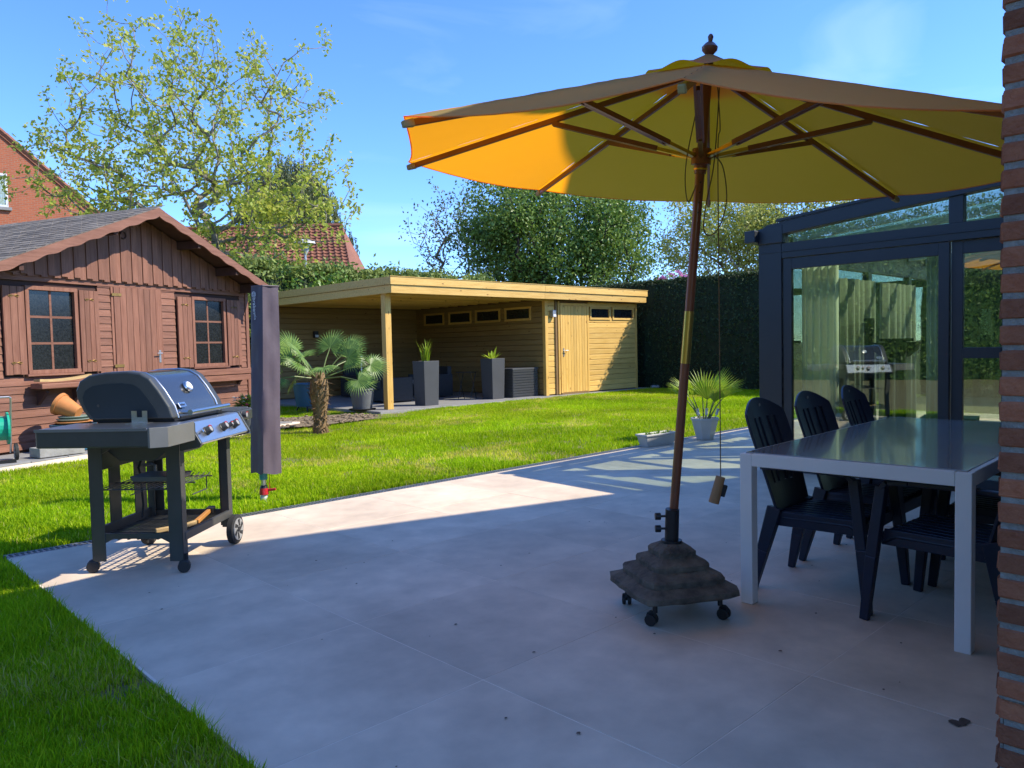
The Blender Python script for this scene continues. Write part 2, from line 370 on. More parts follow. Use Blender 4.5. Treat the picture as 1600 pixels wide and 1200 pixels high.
for i in range(-2, 15):
    for j in range(-12, 5):
        x0 = max(AX+(i)*TS, LX); x1 = min(AX+(i+1)*TS, 14.6); y0 = max(AY+j*TS, -4.); y1 = min(AY+(j+1)*TS, DR-.062)
        if x1-x0 < .03 or y1-y0 < .03 or (y1 < -2 and x0 > 5): continue
        g = .0023
        MB().box(x0+g, x1-g, y0+g, y1-g, -.0118, rr(-.0006, .0006)).build('tile', m_tile, patio, bevel=.0008, seg=1)
drain = tag(MB().box(LX-.01, 14.6, DR-.055, DR+.055, -.12, -.035).build('drain_channel', m_conc), 'narrow galvanised slot drain along the lawn edge of the patio', 'drain')
mb = MB()
for s in (-1, 1): mb.box(0, .996, s*.046-.008, s*.046+.008, -.03, 0)
for k in range(29): mb.box(.008+k*.034, .022+k*.034, -.04, .04, -.022, -.001)
mb.box(0, .996, -.004, .004, -.024, -.002)
gm_ = mb.mesh('grate', m_galv)
for k in range(13): inst('grate', gm_, drain, (LX+k*1.0, DR, 0))
# paved strip along the shed, gravel bed by the pavilion
SHP = Vector((2.297, 12.048, 0)); SHA = math.atan2(.4, .917)
path = tag(MB().box(-6, 4.7, -1.0, .05, -.16, -.015).build('garden_path', m_joint, loc=SHP, rot=(0, 0, SHA)), kind='structure')
for k in range(21):
    for j in range(2):
        MB().box(-5.99+k*.5, -5.5+k*.5, -.99+j*.5, -.5+j*.5, -.015, rr(.0, .012)).build('paving_slab', m_slab, path, bevel=.004, seg=1)
def blob_sheet(name, c, rx, ry, z, mat, n=40, seed=1, amp=.25):
    r_ = random.Random(seed); ph = [r_.uniform(0, 6.28) for _ in range(5)]
    ring = []
    for k in range(n):
        a = 2*PI*k/n; q = 1+amp*sum(math.sin((i+2)*a+ph[i])/(i+1.5) for i in range(5))
        ring.append((c[0]+rx*q*math.cos(a), c[1]+ry*q*math.sin(a), z))
    return MB().add([(c[0], c[1], z)]+ring, [(0, k+1, (k+1) % n+1) for k in range(n)])
m_bed = M('bark_soil', (.20, .15, .095), rough=.95, var=.4, scale=18, bump=.8, bscale=60)
tag(blob_sheet('soil_bed', (7.1, 13.3), 1.9, 1.1, -.045, m_bed, seed=3).build('soil_bed', m_bed), kind='structure')
mb = MB()
for _ in range(260):
    a = rr(0, 6.28); q = math.sqrt(random.random()); x = 7.1+1.8*q*math.cos(a); y = 13.3+1.0*q*math.sin(a); s = rr(.02, .06)
    mb.lathe([(s*.6, 0), (s, s*.3), (s*.5, s*.7)], c=(x, y, -.05), sides=5, rot=rr(0, 6))
tag(mb.build('bark_chips', m_bed), 'brown bark chips and crumbs strewn on the bed behind the palm', 'bark chips', None, 'stuff')

# ------------------------------------------------------------------ lawn: blades of grass
def vnoise(x, y, s, seed):
    """smooth value noise"""
    g = np.random.default_rng(seed).random((64, 64)); u = x/s; v = y/s
    i = np.floor(u).astype(int); j = np.floor(v).astype(int); a = u-i; b = v-j; a = a*a*(3-2*a); b = b*b*(3-2*b)
    G = lambda p, q: g[p % 64, q % 64]
    return (G(i, j)*(1-a)+G(i+1, j)*a)*(1-b)+(G(i, j+1)*(1-a)+G(i+1, j+1)*a)*b
def in_lawn(x, y):
    ok = ((x < LX-.01) & (y < 12.5)) | (y > DR+.075)
    sx = (x-SHP.x)*math.cos(SHA)+(y-SHP.y)*math.sin(SHA); sy = -(x-SHP.x)*math.sin(SHA)+(y-SHP.y)*math.cos(SHA)
    ok &= ~((sx < 4.75) & (sy > -1.03))
    ok &= ~((x > 8.95) & (x < 18.4) & (y > 13.2))
    ok &= ~(((x-7.1)/1.9)**2+((y-13.3)/1.1)**2 < .8)
    ok &= ~((x-6.5)**2+(y-11.45)**2 < .05)
    hd = (x-18.9)*.956+(y-10.86)*.29
    ok &= (hd < .1) & (y < 22)
    return ok
def in_view(x, y, m=.10):
    dx = x*CR.x+y*CR.y; dz = x*CF.x+y*CF.y
    return (dz > .7) & (np.abs(dx) < dz*(.667+m)+.5)
def grass(name, lo, hi, dens, h0, h1, wid, seg2, bare):
    R = hi*1.35; n = int(dens*(2*R)*R)
    x = rng.uniform(-R*.5, R, n); y = rng.uniform(0, R, n)
    d = x*CF.x+y*CF.y
    k = in_lawn(x, y) & in_view(x, y) & (d >= lo) & (d < hi); x = x[k]; y = y[k]
    p = vnoise(x, y, .32, 3)*.6+vnoise(x, y, .11, 5)*.4; big = vnoise(x, y, 1.4, 8)
    keep = rng.random(len(x)) < np.clip((p-bare)*5+.15, .35, 1); x = x[keep]; y = y[keep]; p = p[keep]; big = big[keep]; n = len(x)
    h = rng.uniform(h0, h1, n)*(.55+.9*p)*(.8+.4*big); lo_ = rng.random(n) < .03; h = np.where(lo_, h*1.7, h)
    r = np.clip(rng.random(n)*.62+.34*(1-big)+rng.normal(0, .06, n), 0, .93); dry = np.clip((vnoise(x, y, .8, 21)*.65+vnoise(x, y, .22, 22)*.35-.60)*4, 0, .7); r = np.where(rng.random(n) < .04+dry, rng.uniform(.92, 1., n), r); h = h*(1-.35*dry)
    a = rng.uniform(0, 2*PI, n); lean = rng.uniform(.1, .75, n)*h; la = a+rng.normal(PI/2, .5, n)
    wd = wid*rng.uniform(.6, 1.2, n); z = ground_z(x, y)
    ex, ey = np.cos(a)*wd/2, np.sin(a)*wd/2; lx, ly = np.cos(la)*lean, np.sin(la)*lean
    b0 = np.stack([x-ex, y-ey, z-.005], 1); b1 = np.stack([x+ex, y+ey, z-.005], 1)
    tip = np.stack([x+lx, y+ly, z+h*.92], 1)
    if seg2:
        m0 = np.stack([x-ex*.8+lx*.32, y-ey*.8+ly*.32, z+h*.6], 1); m1 = np.stack([x+ex*.8+lx*.32, y+ey*.8+ly*.32, z+h*.6], 1)
        V = np.stack([b0, b1, m0, m1, tip], 1).reshape(-1, 3); i = np.arange(n)[:, None]*5
        F = np.concatenate([i+[0, 1, 3], i+[0, 3, 2], i+[2, 3, 4]]); rn = np.concatenate([r, r, r])
    else:
        V = np.stack([b0, b1, tip], 1).reshape(-1, 3); F = np.arange(n)[:, None]*3+[0, 1, 2]; rn = r
    return npmesh(name, V, F, m_grass, rn), n
lawn = bpy.data.objects.new('lawn', None); COL.objects.link(lawn); tag(lawn, 'bright green lawn grass around the patio', 'grass', None, 'stuff')
cnt = 0
for nm, lo, hi, dn, h0, h1, wd, s2, bare in (('grass_near', .5, 4.2, 21000, .028, .068, .0042, True, .06), ('grass_middle', 4.2, 8.5, 7500, .03, .062, .0065, True, .22),
                                   ('grass_far', 8.5, 23, 2600, .03, .062, .012, False, .17)):
    me, n = grass(nm, lo, hi, dn, h0, h1, wd, s2, bare); cnt += n
    o = link(nm, me, lawn); o['kind'] = 'stuff'
print('blades', cnt)

# ------------------------------------------------------------------ the near house: brick corner at the right, gable behind
HX, HY = 2.205, .536
house = thing('brick_house', 'red brick house corner with grey joints at the right edge', 'house', (HX, HY, 0))
hw = 8.3; he = 3.45; hr = 5.62; hd_ = 10.
mb = MB()
# core walls, a little behind the face of the built bricks
mb.prism([(.012, 0), (hw, 0), (hw, he), (hw/2, hr-.12), (.012, he)], 'y', -hd_, -.012)
core = mb.build('wall', m_wallbrick, house)
mb = MB(); ov = .12
for s in (0, 1):
    xs = [(-.3, he-.15), (hw/2, hr)] if s == 0 else [(hw/2, hr), (hw+.3, he-.15)]
    (xa, za), (xb, zb) = xs
    mb.prism([(xa, za), (xb, zb), (xb, zb+.14), (xa, za+.14)], 'y', -hd_-.2, ov)
roof_h = mb.build('roof', m_ntile, house)
MB().box(-.0045, .010, -2.0, -.004, .380, 2.62).build('mortar_face', m_mortar, house)
MB().box(.0075, .0115, -2.0, -.012, 0, .379).build('mortar_face', m_mortar, house)
MB().box(.010, 2.4, -.010, -.0035, 0, 2.62).build('mortar_face', m_mortar, house)
def brick_mesh(l, h, d):
    b = bmesh.new(); bmesh.ops.create_cube(b, size=1)
    for v in b.verts: v.co = Vector((v.co.x*d, v.co.y*l, v.co.z*h))
    bmesh.ops.bevel(b, geom=b.edges[:], offset=.004, segments=1, affect='EDGES')
    for v in b.verts: v.co += Vector((rr(-.0022, .0022), rr(-.0022, .0022), rr(-.002, .002)))
    me = bpy.data.meshes.new('brick'); b.to_mesh(me); b.free(); me.materials.append(m_brickA); return me
bl, bh, bp_ = .19, .0485, .0634
stret = [brick_mesh(bl, bh, .02) for _ in range(4)]; corner = [brick_mesh(.09, bh, .02) for _ in range(3)]; cornl = [brick_mesh(bl, bh, .02) for _ in range(3)]
nrow = 40; nb = 0
for r_ in range(nrow):
    z = .03+r_*bp_; plinth = .012 if z < .36 else 0.
    y = 0.
    if r_ % 2: inst('brick', random.choice(corner), core, (.0005+plinth, -.0445, z), (rr(-.004, .004), 0, 0)); y = -.1015
    for k in range(5):
        inst('brick', random.choice(stret), core, (rr(-.0012, .0012)+plinth, y-bl/2+(.0005 if k or r_ % 2 else 0), z), (rr(-.004, .004), 0, 0)); y -= bl+.012; nb += 1
        if y < -.86: break
    # the short return face to the north
    inst('brick', random.choice(cornl if r_ % 2 else corner), core, ((.105 if r_ % 2 else .055)+.006, -.0015, z), (0, 0, PI/2)); nb += 1
print('bricks', nb)

# ------------------------------------------------------------------ parasol
def parasol():
    base = Vector((3.10, 2.15, .20)); ax = Vector((-.005, -.107, 1)).normalized()
    t = thing('garden_parasol', 'large yellow canvas parasol on a leaning brown wooden pole', 'parasol', base)
    e1 = Vector((0, 1, 0)).cross(ax).normalized(); e2 = ax.cross(e1)
    toc = Vector((-CF.x, -CF.y, 0)); a_c = math.atan2(toc.dot(e2), toc.dot(e1))
    R = 1.438; zr = 1.906; zt = 2.345; a0 = .272
    angs = [a_c-a0-k*PI/4 for k in range(8)]
    def pt(r, a, z): return ax*z + (e1*math.cos(a)+e2*math.sin(a))*r
    # pole
    MB().tube([ax*.12, ax*1.15], .0215, 14).build('pole', m_teak, t, smooth=True)
    MB().tube([ax*1.005, ax*1.25], .0222, 14).build('pole_joint', m_brass, t, smooth=True)
    MB().tube([ax*1.25, ax*2.36], .021, 14).build('pole', m_teak, t, smooth=True)
    hubz = 1.95
    mb = MB(); mb.tube([ax*(hubz-.075), ax*(hubz-.04), ax*(hubz-.035), ax*(hubz+.035)], [.026, .03, .045, .043], 12); mb.build('runner', m_teak, t, smooth=True)
    MB().tube([ax*(hubz-.06), ax*(hubz-.052)], .0325, 12).build('runner_ring', m_brass, t, smooth=True)
    MB().tube([ax*2.30, ax*2.335], .05, 12).build('top_hub', m_teak, t, smooth=True)
    pegs = MB()
    toc_n = (toc - ax*toc.dot(ax)).normalized()
    for k in range(4): pegs.tube([ax*(1.70+k*.045)+toc_n*.019, ax*(1.70+k*.045)+toc_n*.0225], .004, 6)
    pegs.build('peg_hole', m_black, t)
    for k, a in enumerate(angs):
        p0 = pt(.04, a, 2.315); p1 = pt(R-.005, a, zr-.012)
        d = (p1-p0).normalized()
        MB().bar(p0, p1, .016, .026).build('rib', m_teak, t, bevel=.002, seg=1)
        cap = MB().bar(p1-d*.035, p1+d*.012, .026, .030, w2=.02, h2=.024); cap.build('rib_end_pocket', m_cappocket, t, bevel=.004)
        q = pt(.70, a, zt-(zt-zr)*.70/R-.03); h = pt(.045, a, hubz)
        off = (e1*-math.sin(a)+e2*math.cos(a))
        dd = (q-h).normalized()
        st = MB()
        for s in (-1, 1): st.bar(h+off*(s*.0125)+dd*.16, q+off*(s*.0125), .009, .022)
        st.bar(h+dd*.19, q-dd*.05, .014, .018)
        so_ = st.build('strut', m_teak, t)
        MB().bar(h, h+dd*.17, .020, .016).build('strut_hinge', m_brass, so_)
    # canopy: eight slightly sagging panels, one cloth
    nu, nv = 10, 14; V = []; F = []
    r0 = .13
    for k in range(8):
        a, b = angs[k], angs[(k+1) % 8]
        A0, A1, B0, B1 = pt(r0, a, zt-(zt-zr)*r0/R), pt(R, a, zr), pt(r0, b, zt-(zt-zr)*r0/R), pt(R, b, zr)
        o = len(V)
        for j in range(nv+1):
            v = j/nv
            for i in range(nu+1):
                u = i/nu
                p = (A0.lerp(A1, v)).lerp(B0.lerp(B1, v), u)
                sag = 4*u*(1-u)
                p = p - ax*(sag*.028*v) + ax*.014
                inward = (ax*ax.dot(p)-p)
                if inward.length > 1e-3: p = p + inward.normalized()*(sag*.022*v*v*v)
                p = p + ax*(.0022*math.sin(23*u+5*k)*math.sin(31*v+2*k))
                V.append(p)
        for j in range(nv):
            for i in range(nu): F.append((o+j*(nu+1)+i, o+j*(nu+1)+i+1, o+(j+1)*(nu+1)+i+1, o+(j+1)*(nu+1)+i))
    me = MB().add(V, F).mesh('canopy', m_canvas, True)
    c = link('canopy', me, t)
    # hem along the rim
    hem = []
    for k in range(8):
        a, b = angs[k], angs[(k+1) % 8]; A1, B1 = pt(R, a, zr), pt(R, b, zr)
        for i in range(8):
            u = i/8; p = A1.lerp(B1, u)-ax*(4*u*(1-u)*.028)+ax*.014; p = p+(ax*ax.dot(p)-p).normalized()*(4*u*(1-u)*.022); hem.append(p)
    hem.append(hem[0].copy()); MB().tube(hem, .003, 5).build('hem', m_canvas, c)
    # vent cap with a wavy loose edge
    V = []; F = []; N = 96
    for j in range(5):
        v = j/4
        for i in range(N):
            a = 2*PI*i/N + angs[0]
            wv = .5+.5*math.cos(8*(a-angs[0])+PI); rC = (.025+(.265)*v)*(1-.04*wv*v)
            z = zt+.045-(.112)*v**.85+ .026*wv*v*v
            V.append(pt(rC, a, z))
    for j in range(4):
        for i in range(N): F.append((j*N+i, j*N+(i+1) % N, (j+1)*N+(i+1) % N, (j+1)*N+i))
    vc = link('vent_cap', MB().add(V, F).mesh('vent_cap', m_canvas, True), t)
    prof = [(.022, 0), (.03, .008), (.018, .018), (.034, .035), (.036, .05), (.022, .066), (.009, .075), (.011, .084), (.013, .094), (.008, .104), (.002, .108)]
    Mx = Matrix.Translation(ax*(zt+.032)) @ ax.to_track_quat('Z', 'X').to_matrix().to_4x4()
    MB().lathe(prof, 16, mat=Mx).build('finial', m_teak, t, smooth=True)
    # cords: two loops by the runner and the long pull cord with a cardboard-brown toggle
    rt = Vector((CR.x, CR.y, 0)); tw = toc.normalized()
    def cord(pts, r=.0028): 
        P = [Vector(p) for p in pts]; out = []
        for i in range(len(P)-1):
            for k in range(8):
                u = k/8; a_ = P[max(i-1, 0)]; b_ = P[i]; c_ = P[i+1]; d_ = P[min(i+2, len(P)-1)]
                out.append(.5*((2*b_)+(c_-a_)*u+(2*a_-5*b_+4*c_-d_)*u*u+(3*b_-a_-3*c_+d_)*u**3))
        out.append(P[-1]); return MB().tube(out, r, 6)
    h = ax*hubz
    cord([ax*2.30-rt*.02+tw*.03, ax*2.1-rt*.055+tw*.05, h-rt*.075+tw*.05, h-ax*.10-rt*.075+tw*.04, h-ax*.185-rt*.062+tw*.04, h-ax*.2-rt*.045+tw*.03, h-ax*.13-rt*.02+tw*.03]).build('cord', m_rope, t, smooth=True)
    cord([h+rt*.045+tw*.04, h-ax*.06+rt*.09+tw*.05, h-ax*.2+rt*.118+tw*.05, h-ax*.31+rt*.10+tw*.05, h-ax*.36+rt*.06+tw*.05, h-ax*.33+rt*.025+tw*.05, h-ax*.2+rt*.03+tw*.045, h-ax*.02+rt*.05+tw*.045, h+ax*.35+rt*.045+tw*.045]).build('cord', m_rope, t, smooth=True)
    low = h+rt*.062+tw*.05; end = Vector((low.x, low.y, .47)); 
    cord([ax*2.3+rt*.03+tw*.04, low+ax*.12, low, (low+end)/2, end]).build('cord', m_rope, t, smooth=True)
    q = Vector((-.35, .05, -1)).normalized(); qd = Vector((rt.x*-.30, rt.y*-.30, -1)).normalized()
    tg = MB().tube([end+Vector((0, 0, .01)), end+qd*.115], [.021, .024], 12).build('toggle', m_toggle, t, smooth=True)
    MB().bar(end+qd*.03+rt*.03, end+qd*.085+rt*.03, .02, .02).build('toggle_clip', m_black, tg, bevel=.003)
    # base: a separate, stepped concrete block on castors
    b = thing('parasol_base', 'dark weathered stepped concrete parasol base on small castors', 'parasol base', (3.085, 2.125, 0), yaw_base)
    V = []; F = []
    steps = [(.235, .112), (.250, .122), (.252, .146), (.205, .170), (.196, .173), (.196, .196), (.188, .206), (.150, .224), (.142, .227), (.142, .250), (.134, .260), (.100, .278), (.093, .281), (.093, .306), (.084, .316), (.050, .335)]
    def sq(r, z, o=.0):
        out = []
        for k in range(32):
            a = 2*PI*k/32+PI/4; 
            rr_ = r/max(abs(math.cos(a)), abs(math.sin(a))); rr_ = min(rr_, r*1.30)
            out.append((rr_*math.cos(a)+rr(-.0035, .0035), rr_*math.sin(a)+rr(-.0035, .0035), z+rr(-.0025, .0025)))
        return out
    rings = [sq(.20, .108)]+[sq(r, z) for r, z in steps]
    for g in rings: V += g
    for i in range(len(rings)-1):
        for k in range(32): F.append((i*32+k, i*32+(k+1) % 32, (i+1)*32+(k+1) % 32, (i+1)*32+k))
    F += [tuple(range(31, -1, -1)), tuple((len(rings)-1)*32+k for k in range(32))]
    MB().add(V, F).build('block', m_dkconc, b)
    MB().tube([(0, 0, .33), (0, -.014, .50)], .033, 16).build('sleeve', m_black, b, smooth=True)
    MB().tube([(0, 0, .336), (0, 0, .348)], .05, 16).build('sleeve_collar', m_black, b, smooth=True)
    iv = Matrix.Rotation(-yaw_base, 3, 'Z')
    kd = (iv @ Vector((-CR.x, -CR.y, 0))).normalized()
    for z in (.465, .405):
        p = Vector((0, -.01, z)); kn = MB().tube([p+kd*.03, p+kd*.055], .006, 8); kn.tube([p+kd*.055, p+kd*.082], .0175, 10); kn.build('clamp_knob', m_black, b, bevel=.003)
    for sx, sy in ((-1, -1), (1, -1), (1, 1), (-1, 1)):
        c_ = thing_part('castor', b, (sx*.165, sy*.165, 0)); a = rr(0, 6.28)
        ca, sa = math.cos(a), math.sin(a)
        MB().tube([(0, 0, .062), (0, 0, .118)], .012, 8).build('castor_stem', m_black, c_)
        wv = MB(); ox, oy = ca*.018, sa*.018
        for s in (-1, 1): wv.tube([(ox-sa*s*.006, oy+ca*s*.006, .028), (ox-sa*s*.022, oy+ca*s*.022, .028)], .0275, 14)
        wv.tube([(ox-sa*.008, oy+ca*.008, .045), (ox+sa*.008, oy-ca*.008, .045)], .024, 10)
        wv.build('castor_wheel', m_black, c_, bevel=.003)
    return t
def thing_part(name, parent, loc=(0, 0, 0), rz=0.):
    o = bpy.data.objects.new(name, None); COL.objects.link(o); o.parent = parent; o.location = loc; o.rotation_euler = (0, 0, rz); return o
yaw_base = -.87+.35
m_cappocket = M('canvas_pocket', (.34, .27, .10), rough=.8)
m_toggle = M('toggle_wood', (.33, .18, .075), rough=.7)
parasol()

# ------------------------------------------------------------------ dining table
TA = math.atan2(2.095-1.953, 5.447-3.448)*.55
tbl = thing('dining_table', 'long garden table with white frame and dark reflecting glass top', 'table', (3.432, 1.44, 0), TA)
tw_, tl = 1.01, 2.15; lg = .062; tz = .748
for sx in (0, 1):
    for sy in (-1, 1):
        x0 = 0 if sx == 0 else tl-lg; y0 = -tw_/2 if sy < 0 else tw_/2-lg
        MB().box(x0, x0+lg, y0, y0+lg, 0, tz-.002).build('leg', m_white, tbl, bevel=.004)
mb = MB(); fr = .062
mb.box(.0005, lg-.001, -tw_/2+lg, tw_/2-lg, tz-fr, tz); mb.box(tl-lg+.001, tl-.0005, -tw_/2+lg, tw_/2-lg, tz-fr, tz)
mb.box(lg, tl-lg, -tw_/2+.0005, -tw_/2+.05, tz-fr, tz); mb.box(lg, tl-lg, tw_/2-.05, tw_/2-.0005, tz-fr, tz)
mb.build('apron', m_white, tbl, bevel=.004)
MB().box(.022, tl-.022, -tw_/2+.022, tw_/2-.022, tz-.006, tz+.0045).build('glass_top', m_tglass, tbl, bevel=.0015)

# ------------------------------------------------------------------ plastic armchairs
def make_chair():
    """local: faces -y (front), origin at the floor under the seat centre"""
    t = thing('garden_chair', 'x', 'chair')
    W = .46
    # back: shell with vertical slots, arched top, leaning backwards
    def bk(u, z):  # u in -1..1 across, z height -> point
        k = (z-.40)/.58; wdt = (.205+.035*math.sin(min(1, k*1.1)*PI*.55)) * (1-.16*max(0, (k-.75)/.25)**2)
        return Vector((u*wdt, .195+.155*k+.03*k*k+.028*(1-u*u)*1.0-.01, z))
    zs = [.40, .47, .54, .61, .68, .75, .82, .88, .93]
    def top(u): return .985-.075*abs(u)**2.2
    cols = np.linspace(-1, 1, 15); V = []; F = []
    for j, z in enumerate(zs+[9]):
        for u in cols:
            zz = top(u) if z == 9 else min(z, top(u)-.012*(len(zs)-j)); V.append(bk(u, zz))
    nc = len(cols)
    slots = {3, 5, 8, 10}
    for j in range(len(zs)):
        for i in range(nc-1):
            if i in slots and 2 <= j <= 6: continue
            F.append((j*nc+i, j*nc+i+1, (j+1)*nc+i+1, (j+1)*nc+i))
    # narrow the slots: pull their columns together
    b = MB().add(V, F).build('backrest', m_chair, t, smooth=False); s_ = b.modifiers.new('thick', 'SOLIDIFY'); s_.thickness = .014; s_.offset = 0
    bv = b.modifiers.new('soft', 'BEVEL'); bv.width = .003; bv.segments = 2; bv.limit_method = 'ANGLE'
    for i in (3, 5, 8, 10):                      # fill each gap with a slightly recessed slat so only a slit stays open
        V2 = []; u0, u1 = cols[i]+.012, cols[i+1]-.012
        for z in zs[2:8]:
            for u in (u0, u1): V2.append(bk(u, min(z, top(u)-.01))+Vector((0, .006, 0)))
        F2 = [(2*k, 2*k+1, 2*k+3, 2*k+2) for k in range(len(V2)//2-1)]
        sl_ = MB().add(V2, F2).build('slat', m_chair, b); s_ = sl_.modifiers.new('thick', 'SOLIDIFY'); s_.thickness = .010; s_.offset = 0
    MB().tube([bk(0, .945)+Vector((0, -.0095, 0)), bk(0, .945)+Vector((0, -.012, 0))], .009, 10).build('emblem', m_hub, b)
    # seat: dished shell with a waterfall front and drain slots
    V = []; F = []; ny = 9; nxx = 13
    for j in range(ny):
        y = -.24+.46*j/(ny-1)
        for i in range(nxx):
            u = -1+2*i/(nxx-1); z = .425-.022*(1-u*u)-.012*(j/(ny-1)); 
            if j == 0: z -= .035
            if i in (0, nxx-1): z -= .03
            V.append((u*(.235-.03*j/(ny-1)), y, z))
    for j in range(ny-1):
        for i in range(nxx-1):
            if i in (2, 4, 7, 9) and 2 <= j <= 5 and False: continue
            F.append((j*nxx+i, j*nxx+i+1, (j+1)*nxx+i+1, (j+1)*nxx+i))
    s = MB().add(V, F).build('seat', m_chair, t, smooth=True); q = s.modifiers.new('thick', 'SOLIDIFY'); q.thickness = .012
    rg = MB()
    for i in range(-3, 4): rg.bar((i*.055, -.22, .417-.0), (i*.055, .19, .405), .02, .012)
    rg.build('seat_slat', m_chair, s, bevel=.003)
    ap = MB()
    for sd in (-1, 1): ap.bar((sd*.222, -.235, .385), (sd*.195, .215, .375), .014, .075)
    ap.bar((-.22, -.243, .375), (.22, -.243, .375), .014, .06); ap.bar((-.19, .21, .375), (.19, .21, .375), .014, .07)
    ap.build('seat_apron', m_chair, s, bevel=.004)
    for sd in (-1, 1):
        # arm runs from the back, forward, and bends down into the front leg
        P = [bk(sd*.98, .64), Vector((sd*.262, .10, .655)), Vector((sd*.276, -.10, .655)), Vector((sd*.278, -.19, .648)), Vector((sd*.272, -.225, .615))]
        arm = MB(); ws = [.035, .05, .058, .056, .05]
        for k in range(4): arm.bar(P[k], P[k+1], ws[k], .024, w2=ws[k+1])
        arm.build('armrest', m_chair, t, bevel=.006)
        f = MB(); f.bar((sd*.272, -.222, .63), (sd*.285, -.262, .30), .05, .046, up=(0, 1, 0), w2=.046, h2=.05); f.bar((sd*.285, -.262, .302), (sd*.295, -.292, 0), .046, .05, up=(0, 1, 0), w2=.034, h2=.04)
        f.build('leg', m_chair, t, bevel=.005)
        r_ = MB(); r_.bar((sd*.195, .20, .43), (sd*.225, .255, .20), .05, .075, up=(0, 1, 0), w2=.044, h2=.06); r_.bar((sd*.225, .255, .202), (sd*.242, .30, 0), .044, .06, up=(0, 1, 0), w2=.034, h2=.036)
        r_.build('leg', m_chair, t, bevel=.005)
    return t
ch = make_chair(); GC = 'navy plastic armchairs round the garden table'
spots = [(3.93, 1.73, TA+.02, 'navy plastic armchair nearest the parasol base, on the lawn side of the table'),
         (4.56, 1.76, TA-.03, 'navy plastic armchair between the two other chairs on the lawn side of the table'),
         (5.27, 1.79, TA+.05, 'navy plastic armchair farthest along the lawn side of the table'),
         (3.86, 1.10, PI+TA-.10, 'navy plastic armchair pushed under the table beside the white front leg'),
         (4.62, 1.08, PI+TA+.04, 'navy plastic armchair on the house side of the table, mostly hidden behind the nearer one')]
for i, (x, y, a, lab) in enumerate(spots):
    o = ch if i == 0 else copy_tree(ch)
    o.location = (x, y, 0); o.rotation_euler = (0, 0, a); tag(o, lab, 'chair', GC)

